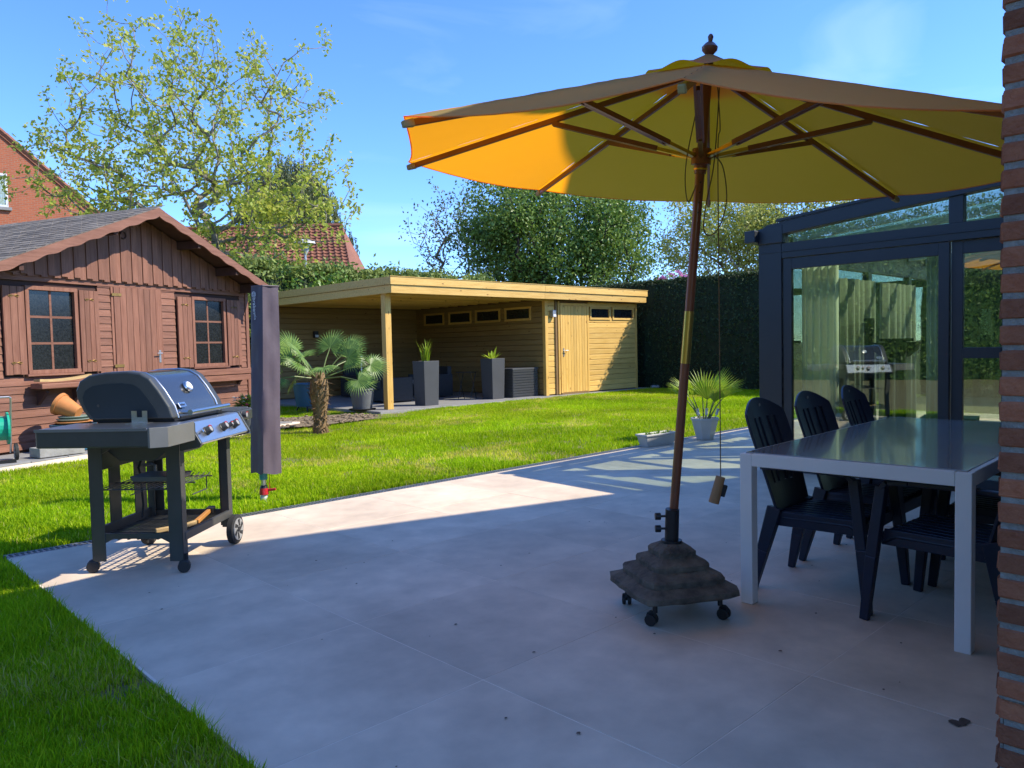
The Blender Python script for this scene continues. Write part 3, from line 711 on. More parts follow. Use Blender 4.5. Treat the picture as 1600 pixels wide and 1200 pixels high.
# ------------------------------------------------------------------ gas grill
def text_part(name, body, size, mat, parent, org, xax, yax, extr=.0008):
    cu = bpy.data.curves.new(name, 'FONT'); cu.body = body; cu.size = size; cu.extrude = extr; cu.align_x = 'LEFT'; cu.align_y = 'CENTER'
    cu.materials.append(mat); tmp = bpy.data.objects.new(name, cu); me = bpy.data.meshes.new_from_object(tmp); bpy.data.objects.remove(tmp)
    me.name = name; o = bpy.data.objects.new(name, me); COL.objects.link(o); o.parent = parent
    x = Vector(xax).normalized(); y = Vector(yax).normalized(); z = x.cross(y)
    o.matrix_local = Matrix.Translation(org) @ Matrix((x, y, z)).transposed().to_4x4(); return o
def grill():
    g = thing('gas_grill', 'dark grey gas grill with blue-black lid and open cart on the patio edge', 'grill', (1.505, 4.81, 0), math.radians(42.7))
    XR = .70
    # legs: folded sheet profiles
    for x in (0, XR):
        for y in (-.28, .28):
            sx = 1 if x == 0 else -1; sy = 1 if y < 0 else -1
            lo = .068 if x == 0 else .12
            mb = MB(); mb.box(min(x, x+sx*.006), max(x, x+sx*.006), min(y, y+sy*.085), max(y, y+sy*.085), lo, .80)
            mb.box(min(x, x+sx*.06), max(x, x+sx*.06), min(y, y+sy*.006), max(y, y+sy*.006), lo, .80)
            mb.box(min(x+sx*.054, x+sx*.06), max(x+sx*.054, x+sx*.06), min(y, y+sy*.05), max(y, y+sy*.05), lo, .80)
            mb.build('leg', m_gcart, g, bevel=.0025)
    def rail(a, b, z0, z1, th=.022):
        MB().bar((*a, (z0+z1)/2), (*b, (z0+z1)/2), th, z1-z0).build('rail', m_gcart, g, bevel=.003)
    # arched side rails at the bottom and top of the left frame
    for z0, hgt, sg in ((.165, .07, -1), (.70, .10, -1)):
        prof = [(-.275, z0+hgt), (-.275, z0), (-.20, z0+.012), (-.15, z0+.038), (.15, z0+.038), (.20, z0+.012), (.275, z0), (.275, z0+hgt)]
        for x in (.004, XR-.026): MB().prism(prof, 'x', x, x+.022).build('rail', m_gcart, g)
    rail((.03, -.272), (XR-.03, -.272), .185, .235); rail((.03, .272), (XR-.03, .272), .185, .26); rail((.03, .272), (XR-.03, .272), .60, .72)
    back = MB(); back.box(.18, .30, .262, .268, .26, .62); back.box(.46, .60, .262, .268, .26, .62); back.build('back_panel', m_gcart, g)
    MB().tube([(.55, .25, .56), (.55, .2, .57), (.55, .17, .56), (.55, .17, .44)], .012, 8).build('gas_hook', m_lgrey, g, smooth=True)
    MB().tube([(.30, .1, .68), (.33, .16, .58), (.42, .2, .52), (.44, .2, .32), (.42, .2, .24)], .007, 8).build('gas_hose', m_rubber, g, smooth=True)
    # wire shelves
    low = MB(); z = .205
    for k in range(19): low.bar((.02+k*.0365, -.265, z), (.02+k*.0365, .265, z), .009, .006)
    for k in range(9): low.bar((.01, -.24+k*.06, z-.006), (XR-.01, -.24+k*.06, z-.006), .013, .006)
    low.build('bottom_grid', m_gcart, g)
    mid = MB(); z = .50
    for k in range(13): mid.tube([(.03, -.21+k*.036, z), (.50, -.21+k*.036, z), (.53, -.21+k*.036, z+.012)], .0035, 6)
    for x in (.03, .26, .50): mid.tube([(x, -.24, z-.006), (x, .26, z-.006)], .005, 6)
    for y in (-.2, .2): mid.tube([(.5, y, z), (.5, y, z-.09), (.3, y, z-.09)], .004, 6)
    mid.build('wire_shelf', m_gcart, g)
    MB().prism([(-.12, .506), (.14, .506), (.16, .54), (-.14, .54)], 'x', .22, .44).build('drip_tray', m_lgrey, g, bevel=.006)
    # castors and wheels
    for y in (-.285, .275):
        c = thing_part('castor', g, (.02, y, 0), .4)
        MB().tube([(0, 0, .06), (0, 0, .11)], .012, 8).build('castor_stem', m_black, c)
        wv = MB(); 
        for s in (-1, 1): wv.tube([(s*.004, .012, .036), (s*.024, .012, .036)], .036, 18)
        wv.tube([(-.018, .012, .045), (.018, .012, .045)], .034, 14); wv.build('castor_wheel', m_black, c, bevel=.004)
    for y in (-.30, .30):
        wz = thing_part('wheel', g, (XR-.02, y, .098))
        s = -1 if y < 0 else 1
        MB().tube([(0, -.022, 0), (0, -.018, 0), (0, .018, 0), (0, .022, 0)], [.088, .098, .098, .088], 28).build('tyre', m_rubber, wz, smooth=True)
        h = MB(); h.tube([(0, s*.020, 0), (0, s*.027, 0)], .074, 24); h.build('rim', m_hub, wz)
        sp = MB()
        for k in range(6):
            a = k*PI/3; sp.bar((.024*math.cos(a), s*.0275, .024*math.sin(a)), (.066*math.cos(a+.5), s*.0275, .066*math.sin(a+.5)), .003, .016, up=(math.sin(a), 0, -math.cos(a)), h2=.026)
        sp.tube([(0, s*.026, 0), (0, s*.032, 0)], .018, 12); sp.build('spoke', m_rubber, wz)
    # firebox
    MB().prism([(-.23, .90), (-.20, .74), (-.10, .66), (.12, .66), (.22, .74), (.25, .90)], 'x', .06, XR-.06).build('firebox', m_gcart, g, bevel=.008)
    # lid
    lidp = [(.250, .915), (.288, .968), (.318, 1.035), (.324, 1.085), (.300, 1.140), (.245, 1.172), (.15, 1.188), (.02, 1.192), (-.06, 1.180), (-.112, 1.148), (-.165, 1.078), (-.222, .985), (-.245, .915)]
    lid = MB().prism(lidp, 'x', .075, XR-.075).build('lid', m_lid, g, smooth=True)
    for x0, x1, xf in ((.005, .075, .005), (XR-.075, XR-.005, XR-.005)):
        sc = [(p[0]*1.035+.001, .915+(p[1]-.915)*1.03) for p in lidp]
        MB().prism(sc, 'x', x0, x1).build('lid_end', m_lgrey if False else m_gunmetal, lid, bevel=.012, seg=3)
        inn = [(p[0]*.80+.035, .925+(p[1]-.915)*.74) for p in lidp]
        s = -1 if xf < .3 else 1
        MB().prism(inn, 'x', xf, xf+s*.003).build('lid_inset', m_inset, lid)
        MB().tube([(xf, .20, 1.0), (xf+s*.006, .20, 1.0)], .008, 10).build('rivet', m_gcart, lid)
    MB().box(.03, XR-.03, -.245, .255, .898, .916).build('lid_seam', m_black, g)
    rim = MB()
    for x in (.078, XR-.078):
        rim.tube([(x, p[0]*1.012, .915+(p[1]-.915)*1.012) for p in lidp[5:]], .006, 8)
    rim.build('lid_trim', m_steel, lid, smooth=True)
    # handle
    hd = MB().tube([(.085, -.315, .945), (XR-.085, -.315, .945)], .0165, 16).build('lid_handle', m_steel, lid, smooth=True)
    for x in (.10, XR-.10): MB().tube([(x, -.24, .945), (x, -.315, .945)], .012, 10).build('handle_bracket', m_steel, hd, smooth=True)
    # thermometer, badge
    nrm = Vector((0, -.83, .56)).normalized(); c = Vector((.36, -.172, 1.082)); c = Vector((.36, -.166, 1.085))
    th = MB(); q = nrm.to_track_quat('Z', 'Y').to_matrix().to_4x4()
    th.lathe([(.036, -.004), (.04, .004), (.034, .018), (.03, .02)], 20, mat=Matrix.Translation(c) @ q); th.build('thermometer', m_steel, lid, smooth=True)
    dial = MB().lathe([(.027, .0), (.027, .002)], 20, mat=Matrix.Translation(c+nrm*.0195) @ q).build('dial', m_print, lid)
    bx = Vector((1, 0, 0)); by = nrm.cross(bx); by = by if by.z > 0 else -by
    c2 = Vector((.15, -.232, .985)); nr2 = Vector((0, -.85, .53)).normalized(); by2 = Vector((0, .53, .85)).normalized()
    qb = Matrix((bx, by2, nr2)).transposed().to_4x4(); qb.translation = c2
    MB().cbox((0, 0, .004), (.085, .036, .006), qb).build('badge', m_steel, lid, bevel=.003)
    text_part('badge_lettering', 'weber', .026, m_black, lid, c2+nr2*.0075-bx*.036, bx, by2, .0004)
    # control panel
    pp = [(-.262, .892), (-.325, .892), (-.335, .886), (-.402, .765), (-.396, .755), (-.30, .74), (-.262, .74)]
    MB().prism(pp, 'x', .03, XR+.02).build('control_panel', m_panel, g, bevel=.004)
    pe = [(-.255, .896), (-.33, .896), (-.342, .888), (-.412, .765), (-.402, .745), (-.30, .725), (-.255, .725)]
    MB().prism(pe, 'x', .008, .03).build('panel_end', m_gunmetal, g, bevel=.004)
    MB().prism(pe, 'x', XR+.02, XR+.04).build('panel_end', m_gunmetal, g, bevel=.004)
    pn = Vector((0, -.875, .484)).normalized(); ps = Vector((0, .484, .875))
    def knob(x, r, base=None, n=pn):
        c = base if base else Vector((x, -.370, .822)); q = n.to_track_quat('Z', 'Y').to_matrix().to_4x4(); Mx = Matrix.Translation(c) @ q
        k = MB().lathe([(r*1.05, 0), (r*1.05, .006), (r*.95, .008), (r*.92, .034), (r*.84, .038), (r*.8, .036)], 22, mat=Mx).build('control_knob', m_gcart, g, smooth=True)
        MB().lathe([(r*.62, .035), (r*.62, .0375), (r*.3, .039)], 18, mat=Mx).build('knob_face', m_hub, k)
        ring = MB()
        for j in range(10):
            a = PI/2-.9+j*.2; ring.cbox((r*1.0*math.cos(a)*.8, r*.8*math.sin(a), .0385), (.006, .004, .002), Mx)
        ring.build('knob_mark', m_red, k)
    for x, r in ((.165, .027), (.39, .027), (.475, .016), (.555, .027)): knob(x, r)
    knob(0, .026, Vector((XR+.16, -.302, .862)), Vector((0, -1, 0)))
    MB().tube([Vector((.075, -.368, .822)), Vector((.075, -.368, .822))+pn*.03], .010, 10).build('igniter', m_steel, g, smooth=True)
    # side tables
    sp = [(-.375, -.25), (-.375, .25), (-.335, .345), (.005, .345), (.005, -.40), (-.30, -.40)]
    def shelf(x0, x1, yf, yb, near):
        s = MB()
        if near < 0: pr = [(x1, yf), (x1, yb), (x0+.02, yb), (x0, yb-.02), (x0, yf+.075), (x0+.05, yf)]
        else: pr = [(x0, yf), (x1-.05, yf), (x1, yf+.06), (x1, yb), (x0, yb)]
        s.prism(pr, 'z', .795 if near < 0 else .82, .893); o = s.build('side_table', m_gunmetal, g, bevel=.008, seg=2)
        pr2 = [(x+(.012 if x < (x0+x1)/2 else -.012), y+(.012 if y < 0 else -.012)) for x, y in pr]
        MB().prism(pr2, 'z', .893, .898).build('table_plate', m_steel if near < 0 else m_gunmetal, o, bevel=.002)
        return o
    o = shelf(-.372, .004, -.385, .345, -1)
    # light casting round the front corner of the near table
    MB().prism([(-.3755, -.30), (-.3755, -.312), (-.324, -.3885), (-.02, -.3885), (-.02, -.380), (-.32, -.380)], 'z', .79, .9005).build('table_edge', m_lgrey, o, bevel=.002)
    MB().prism([(-.3765, -.295), (-.372, -.295), (-.372, .335), (-.3765, .335)], 'z', .884, .9005).build('table_edge', m_lgrey, o)
    shelf(XR+.04, XR+.40, -.30, .28, 1)
    MB().box(XR+.385, XR+.402, -.25, .27, .80, .90).build('table_edge', m_lgrey, g, bevel=.004)
    # U-shaped bracket on the near table
    bq = MB(); X0 = -.035
    bq.box(X0, X0+.003, -.115, -.02, .899, .905); bq.box(X0, X0+.003, -.115, -.085, .905, .968); bq.box(X0, X0+.003, -.052, -.02, .905, .968); bq.box(X0, X0+.003, -.085, -.052, .905, .93)
    bq.box(X0-.07, X0, -.15, -.02, .8985, .902); bq.build('tool_hook', m_steel, g)
    return g
m_inset = M('grill_inset', (.030, .042, .050), rough=.42, metal=.4, var=.06)
m_panel = M('panel_steel', (.60, .60, .59), rough=.34, metal=1, var=.04, scale=3, stretch=(1, 20, 20))
G = grill()
gm = Matrix.Translation((1.505, 4.81, 0)) @ Matrix.Rotation(math.radians(42.7), 4, 'Z')
def on_grill(x, y, z): return gm @ Vector((x, y, z))
def tool(label, a, b, wd, ht, mat, head=None, hm=None):
    t = thing('grill_tool', label, 'grill tool', on_grill(*a)); 
    A = Vector((0, 0, 0)); B = on_grill(*b)-on_grill(*a)
    MB().bar(A, B, wd, ht, w2=wd*.8).build('handle', mat, t, bevel=.004)
    if head:
        d = B.normalized(); MB().bar(B, B+d*head[0], head[1], head[2]).build('head', hm, t, bevel=.003)
tool('wooden brush with pale handle lying on the grill bottom grid', (.34, -.08, .222), (.50, -.0, .25), .032, .028, m_woodlt, (.07, .06, .04), m_woodlt)
tool('pale wooden scraper leaning in the grill bottom shelf', (.20, -.16, .222), (.33, -.20, .228), .03, .025, m_woodlt)
tool('orange handled grill brush near the front leg of the grill', (.36, -.19, .222), (.60, -.16, .24), .03, .026, m_orange, (.07, .045, .035), m_black)
tool('short pale wooden handle beside the black tongs on the grill shelf', (.12, -.05, .222), (.19, -.13, .226), .03, .026, m_woodlt, (.06, .02, .02), m_black)

# ------------------------------------------------------------------ covered rotary dryer
def dryer():
    t = thing('rotary_dryer', 'rotary clothes dryer folded under a tall dark purple cover', 'clothes dryer', (3.032, 6.313, -.03))
    r = Vector((CR.x, CR.y, 0)).normalized(); c = Vector((-CF.x, -CF.y, 0)).normalized()
    cor = [r*-.118+c*.025, r*.006+c*.10, r*.112-c*.012, r*.0-c*.115]
    V = []; F = []; nz_ = 26; per = 7
    ring = []
    for k in range(4):
        for j in range(per): ring.append((k, j/per))
    n = len(ring); rnd_ = random.Random(5)
    for iz in range(nz_+1):
        u = iz/nz_; z = .275+1.615*u; s = 1.10-.12*u
        for k, f in ring:
            p = cor[k].lerp(cor[(k+1) % 4], f)*s
            mid = (cor[k]+cor[(k+1) % 4])/2; bulge = 4*f*(1-f)
            p = p + r*(.03+.05*u) + mid.normalized()*(.014*bulge*math.sin(u*3.0+k)+.007*math.sin(u*17+k*2+f*3)*bulge+.004*math.sin(u*41+k*5-f*6)*bulge+.006*math.sin(f*9.4+k)*bulge*(1-.6*u))
            if f == 0: p = p*(1+.02*math.sin(u*9+k))
            z2 = z + (.012*math.sin(k*2+f*4) if iz == 0 else 0)
            V.append((p.x, p.y, z2))
    for iz in range(nz_):
        for k in range(n): F.append((iz*n+k, iz*n+(k+1) % n, (iz+1)*n+(k+1) % n, (iz+1)*n+k))
    F.append(tuple(nz_*n+k for k in range(n)))
    cv = MB().add(V, F).build('cover', m_cover, t, smooth=True)
    top = MB().tube([Vector((*(cor[k]*.975+r*.08).xy, 1.889)) for k in (0, 1, 2, 3, 0)], .006, 6).build('cover_seam', m_cover, cv)
    e = (cor[1]-cor[0]).normalized(); nrm = Vector((0, 0, -1)).cross(e).normalized()
    org = cor[0].lerp(cor[1], .36)*.995+r*.078+Vector((0, 0, 1.845))+nrm*.0135
    text_part('lettering', '@brabantia', .052, m_print, cv, org, (0, 0, -1), e)
    MB().tube([(0, 0, 0), (0, 0, .30)], .021, 12).build('pole', m_alu, t, smooth=True)
    MB().tube([(0, 0, -.02), (0, 0, .075), (0, 0, .085)], [.034, .032, .026], 14).build('ground_socket', m_pvc, t, smooth=True)
    cl = MB().tube([(0, 0, .085), (0, 0, .14)], [.042, .036], 14).build('clamp', m_red, t, smooth=True)
    MB().bar(r*.03+Vector((0, 0, .12)), r*.105+Vector((0, 0, .128)), .02, .022).build('clamp_lever', m_red, cl, bevel=.004)
    MB().tube([(0, 0, .14), (0, 0, .165)], [.034, .026], 12).build('clamp_collar', m_black, t, smooth=True)
    MB().tube([(0, 0, .215), (0, 0, .30)], .034, 12).build('lower_hub', m_teal, t, smooth=True)
    MB().tube([r*.05+Vector((0, 0, .12)), r*.052+Vector((0, 0, .30))], .003, 6).build('draw_cord', m_red, t)
dryer()

# ------------------------------------------------------------------ brown garden shed
def shed():
    t = thing('garden_shed', 'reddish brown wooden garden shed with shutters and scalloped gable', 'shed', SHP, SHA)
    S0, S1, AP, ZA, SLP = -.45, 4.55, 2.07, 3.55, .42
    def roofz(s): return ZA-SLP*abs(s-AP)
    D = 3.6; OV = .52
    MB().prism([(S0+.02, 0), (S1-.02, 0), (S1-.02, roofz(S1)-.16), (AP, ZA-.16), (S0+.02, roofz(S0)-.16)], 'y', .03, D).build('wall', m_shedd, t)
    # corner posts
    for s in (S0, S1-.07): MB().box(s, s+.075, -.022, .05, .02, 2.40).build('corner_post', m_shedv, t, bevel=.004)
    pitch_ = .1085
    def board(s0, s1, z, wall=None):
        h = pitch_+.012
        MB().prism([(.028, z), (-.004, z), (.010, z+h), (.028, z+h)], 'x', s0, s1).build('siding_board', m_shed, t)
    z = .04; k = 0
    while z < 2.32:
        if z < .98: board(S0+.08, S1-.075, z)
        else:
            for a, b in ((S0+.08, -.11), (1.36, 1.575), (2.535, 2.82), (4.34, S1-.075)):
                if b-a > .05: board(a, b, z)
        z += pitch_
    # right side wall, boards seen edge-on
    z = .04
    while z < 2.30:
        MB().prism([(S1-.004, z), (S1+.016, z), (S1+.002, z+.12), (S1-.004, z+.12)], 'y', .05, D-.05).build('siding_board', m_shed, t); z += pitch_
    # horizontal head trim
    MB().box(S0+.08, S1-.075, -.012, .02, 2.335, 2.405).build('head_trim', m_shed, t, bevel=.003)
    MB().box(S0, S1, -.028, -.004, 2.405, 2.43).build('head_trim', m_shed, t, bevel=.003)
    # gable boards, staggered lower ends
    n = 50; wb = (S1-S0)/n
    for i in range(n):
        a = S0+i*wb; b = a+wb-.004; zb = 2.40 if i % 2 else 2.425; dy = -.032 if i % 2 else -.046
        za, zc = roofz(a)-.06, roofz(b)-.06
        V = [(a, dy-.018, zb), (b, dy-.018, zb), (b, dy-.018, zc), (a, dy-.018, za), (a, dy, zb), (b, dy, zb), (b, dy, zc), (a, dy, za)]
        MB().add(V, [(0, 1, 2, 3), (7, 6, 5, 4), (0, 4, 5, 1), (1, 5, 6, 2), (2, 6, 7, 3), (3, 7, 4, 0)]).build('gable_board', m_shedv, t)
    MB().box(S0, S1, -.03, .03, 2.43, 2.5).build('gable_batten', m_shedd, t)
    # horseshoe ornament
    P = [(1.80+.05*math.cos(a), -.072, 3.135+.055*math.sin(a)) for a in np.linspace(-2.2, 2.9, 14)]
    MB().tube(P, .011, 6).build('horseshoe', m_shedd, t)
    # windows with shutters
    def window(s0, s1, z0, z1):
        wn = thing_part('window', t)
        f = .055
        mb = MB(); mb.box(s0, s1, -.035, .02, z1-f, z1); mb.box(s0, s1, -.04, .02, z0, z0+f); mb.box(s0, s0+f, -.033, .02, z0+f, z1-f); mb.box(s1-f, s1, -.033, .02, z0+f, z1-f)
        mb.build('frame', m_shedv, wn, bevel=.003)
        MB().box(s0-.03, s1+.03, -.06, .0, z0-.03, z0-.001).build('sill', m_shed, wn, bevel=.003)
        iw = (s1-s0-2*f); ih = (z1-z0-2*f); cw = .032
        mb = MB(); cx = (s0+s1)/2; mb.box(cx-cw/2, cx+cw/2, .016, .034, z0+f, z1-f)
        for k in (1, 2): 
            zz = z0+f+ih*k/3; mb.box(s0+f, cx-cw/2, .017, .033, zz-cw/2, zz+cw/2); mb.box(cx+cw/2, s1-f, .017, .033, zz-cw/2, zz+cw/2)
        mb.build('glazing_bar', m_shed, wn)
        jb = MB(); jb.box(s0+f-.004, s1-f+.004, .02, .026, z1-f, z1); jb.box(s0, s0+f, .02, .07, z0, z1); jb.box(s1-f, s1, .02, .07, z0, z1); jb.build('reveal', m_shedd, wn)
        for i in range(2):
            for j in range(3):
                xa = s0+f if i == 0 else cx+cw/2; xb = cx-cw/2 if i == 0 else s1-f
                za = z0+f+ih*j/3+(cw/2 if j else 0); zb = z0+f+ih*(j+1)/3-(cw/2 if j < 2 else 0)
                MB().box(xa, xb, .022, .028, za, zb).build('pane', m_pane, wn)
    def shutter(s0, s1, z0, z1, nb):
        sh = thing_part('shutter', t); wv = (s1-s0)/nb
        for i in range(nb): MB().box(s0+i*wv+.002, s0+(i+1)*wv-.002, -.045, -.014, z0+rr(-.004, .004), z1).build('shutter_board', m_shedv, sh, bevel=.003, seg=1)
        for zz in (z0+.16, z1-.13):
            c = (s0+s1)/2; hg = MB()
            for q in (-1, 1):
                hg.tube([(c+q*.005, -.048, zz), (c+q*.04, -.05, zz+.012), (c+q*.075, -.048, zz), (c+q*.055, -.05, zz-.016), (c+q*.02, -.048, zz-.004)], .006, 5)
            hg.build('strap_hinge', m_oldbrass, sh)
    for s0 in (.215, 3.165):
        window(s0, s0+.79, 1.06, 2.27)
    shutter(-.105, .195, 1.06, 2.25, 3); shutter(1.02, 1.34, 1.06, 2.25, 4); shutter(2.84, 3.145, 1.06, 2.25, 3); shutter(3.975, 4.32, 1.06, 2.25, 4)
    # door
    d = thing_part('door', t); nb = 8; d0, d1 = 1.625, 2.515; wv = (d1-d0)/nb
    for i in range(nb): MB().box(d0+i*wv+.002, d0+(i+1)*wv-.002, -.022, .012, .05, 2.335).build('door_board', m_shedv, d, bevel=.003, seg=1)
    MB().box(d0-.045, d0-.006, -.012, .02, .04, 2.335).build('door_jamb', m_shedv, t); MB().box(d1+.006, d1+.022, -.012, .02, .04, 2.335).build('door_jamb', m_shedv, t)
    for zz in (.25, 1.13, 2.22): MB().box(d0-.04, d0+.13, -.03, -.023, zz-.022, zz+.022).build('hinge', m_oldbrass, d)
    MB().box(d1-.085, d1-.045, -.028, -.022, 1.16, 1.36).build('lock_plate', m_alu, d, bevel=.002)
    MB().tube([(d1-.065, -.022, 1.31), (d1-.065, -.075, 1.31), (d1-.165, -.078, 1.31)], .009, 8).build('handle', m_alu, d, smooth=True)
    # shelves under the windows, on brackets
    def sh(s0, s1, zt, boards):
        q = thing_part('window_shelf', t)
        if boards == 1: MB().box(s0, s1, -.27, -.03, zt-.075, zt-.0).build('board', m_shed, q, bevel=.012)
        else:
            MB().box(s0, s1, -.22, -.19, zt-.10, zt).build('board', m_shed, q, bevel=.004); MB().box(s0, s1, -.19, -.03, zt-.115, zt-.09).build('board', m_shed, q, bevel=.004)
            MB().box(s0, s1-.05, -.225, -.205, zt-.215, zt-.115).build('board', m_shed, q, bevel=.004)
        for s in (s0+.1, s1-.16): MB().prism([(-.012, zt-.10), (-.2, zt-.10), (-.2, zt-.13), (-.012, zt-.30)], 'x', s, s+.05).build('bracket', m_shedd, q)
    sh(.22, 1.02, .93, 1); sh(3.0, 4.36, 1.01, 2)
    # roof
    rf = thing_part('roof', t)
    for sg, (sa, sb) in ((0, (S0-.17, AP)), (1, (AP, S1+.07))):
        za, zb = (roofz(sa), ZA) if sg == 0 else (ZA, roofz(sb))
        MB().prism([(sa, za-.035), (sb, zb-.035), (sb, zb-.002), (sa, za-.002)], 'y', -OV+.005, D+.15).build('deck', m_shedd, rf)
        MB().prism([(sa, za-.0015), (sb, zb-.0015), (sb, zb+.006), (sa, za+.006)], 'y', -OV-.01, D+.17).build('felt', m_shingle, rf)
        # fascia: scalloped lower edge
        N = 90; V = []; F = []
        for i in range(N+1):
            s = sa+(sb-sa)*i/N; zt = za+(zb-za)*i/N
            dep = .128+.012*math.sin((s-AP)*2*PI/.33+(0 if sg else PI))
            for y in (-OV-.028, -OV): V += [(s, y, zt+.002), (s, y, zt-dep)]
        for i in range(N):
            o = i*4; p = o+4
            F += [(o, o+1, p+1, p), (o+2, p+2, p+3, o+3), (o, p, p+2, o+2), (o+1, o+3, p+3, p+1)]
        F += [(0, 2, 3, 1), (N*4, N*4+1, N*4+3, N*4+2)]
        MB().add(V, F).build('fascia', m_shed, rf)
    for s in (S0+.3, 1.3, AP, 2.9, 3.75, 4.35): MB().box(s-.03, s+.03, -OV+.01, .02, roofz(s)-.16-.02*abs(s-AP), roofz(s)-.05).build('rafter_tail', m_shedd, rf)
    # shingles: rows of separate tabs on the left slope that is in view
    sl = math.atan(SLP); Ls = (AP-(S0-.17))/math.cos(sl); row = .145; tabw = .33
    th_ = MB().prism([(0, 0), (.165, 0), (.165, .004), (.0, .010)], 'y', .004, tabw/2-.004).mesh('shingle', m_shingle)
    tm = [MB().prism([(0, 0), (.165, 0), (.165, .004), (.0, .010)], 'y', .004+e, tabw-.004-e).mesh('shingle', m_shingle) for e in (0, .004, .008)]
    nr = int(Ls/row); base = Vector((S0-.17, 0, roofz(S0-.17)))
    for r_ in range(nr+1):
        for c in range(13):
            if c and r_ % 2: y = -OV-.015+(c-.5)*tabw
            else: y = -OV-.015+c*tabw
            if y > D: continue
            inst('shingle', th_ if r_ % 2 and not c else random.choice(tm), rf, base+Vector((math.cos(sl)*r_*row, y, math.sin(sl)*r_*row+.007)), (0, -sl+rr(-.01, .012), rr(-.006, .006)))
    MB().prism([(AP-.12, ZA-.04), (AP, ZA+.016), (AP+.12, ZA-.04), (AP, ZA)], 'y', -OV-.02, D+.17).build('ridge_cap', m_shingle, rf)
shed()
def on_shed(s, y, z=0.): 
    c, sn = math.cos(SHA), math.sin(SHA); return Vector((SHP.x+s*c-y*sn, SHP.y+s*sn+y*c, z))
pk = thing('curved_plank', 'pale curved offcut plank lying on the shelf under the left shed window', 'plank', on_shed(.22, -.17, .931), SHA)
P = []; 
mb = MB(); n = 12
for i in range(n):
    a, b = i/n, (i+1)/n; f = lambda u: Vector((.82*u, .02*math.sin(u*3), .035+.05*(u-.3)**2*2)); mb.bar(f(a), f(b)+Vector((.002, 0, 0)), .11*(1-.4*a*a), .035, w2=.11*(1-.4*b*b))
mb.build('plank', m_woodlt, pk)

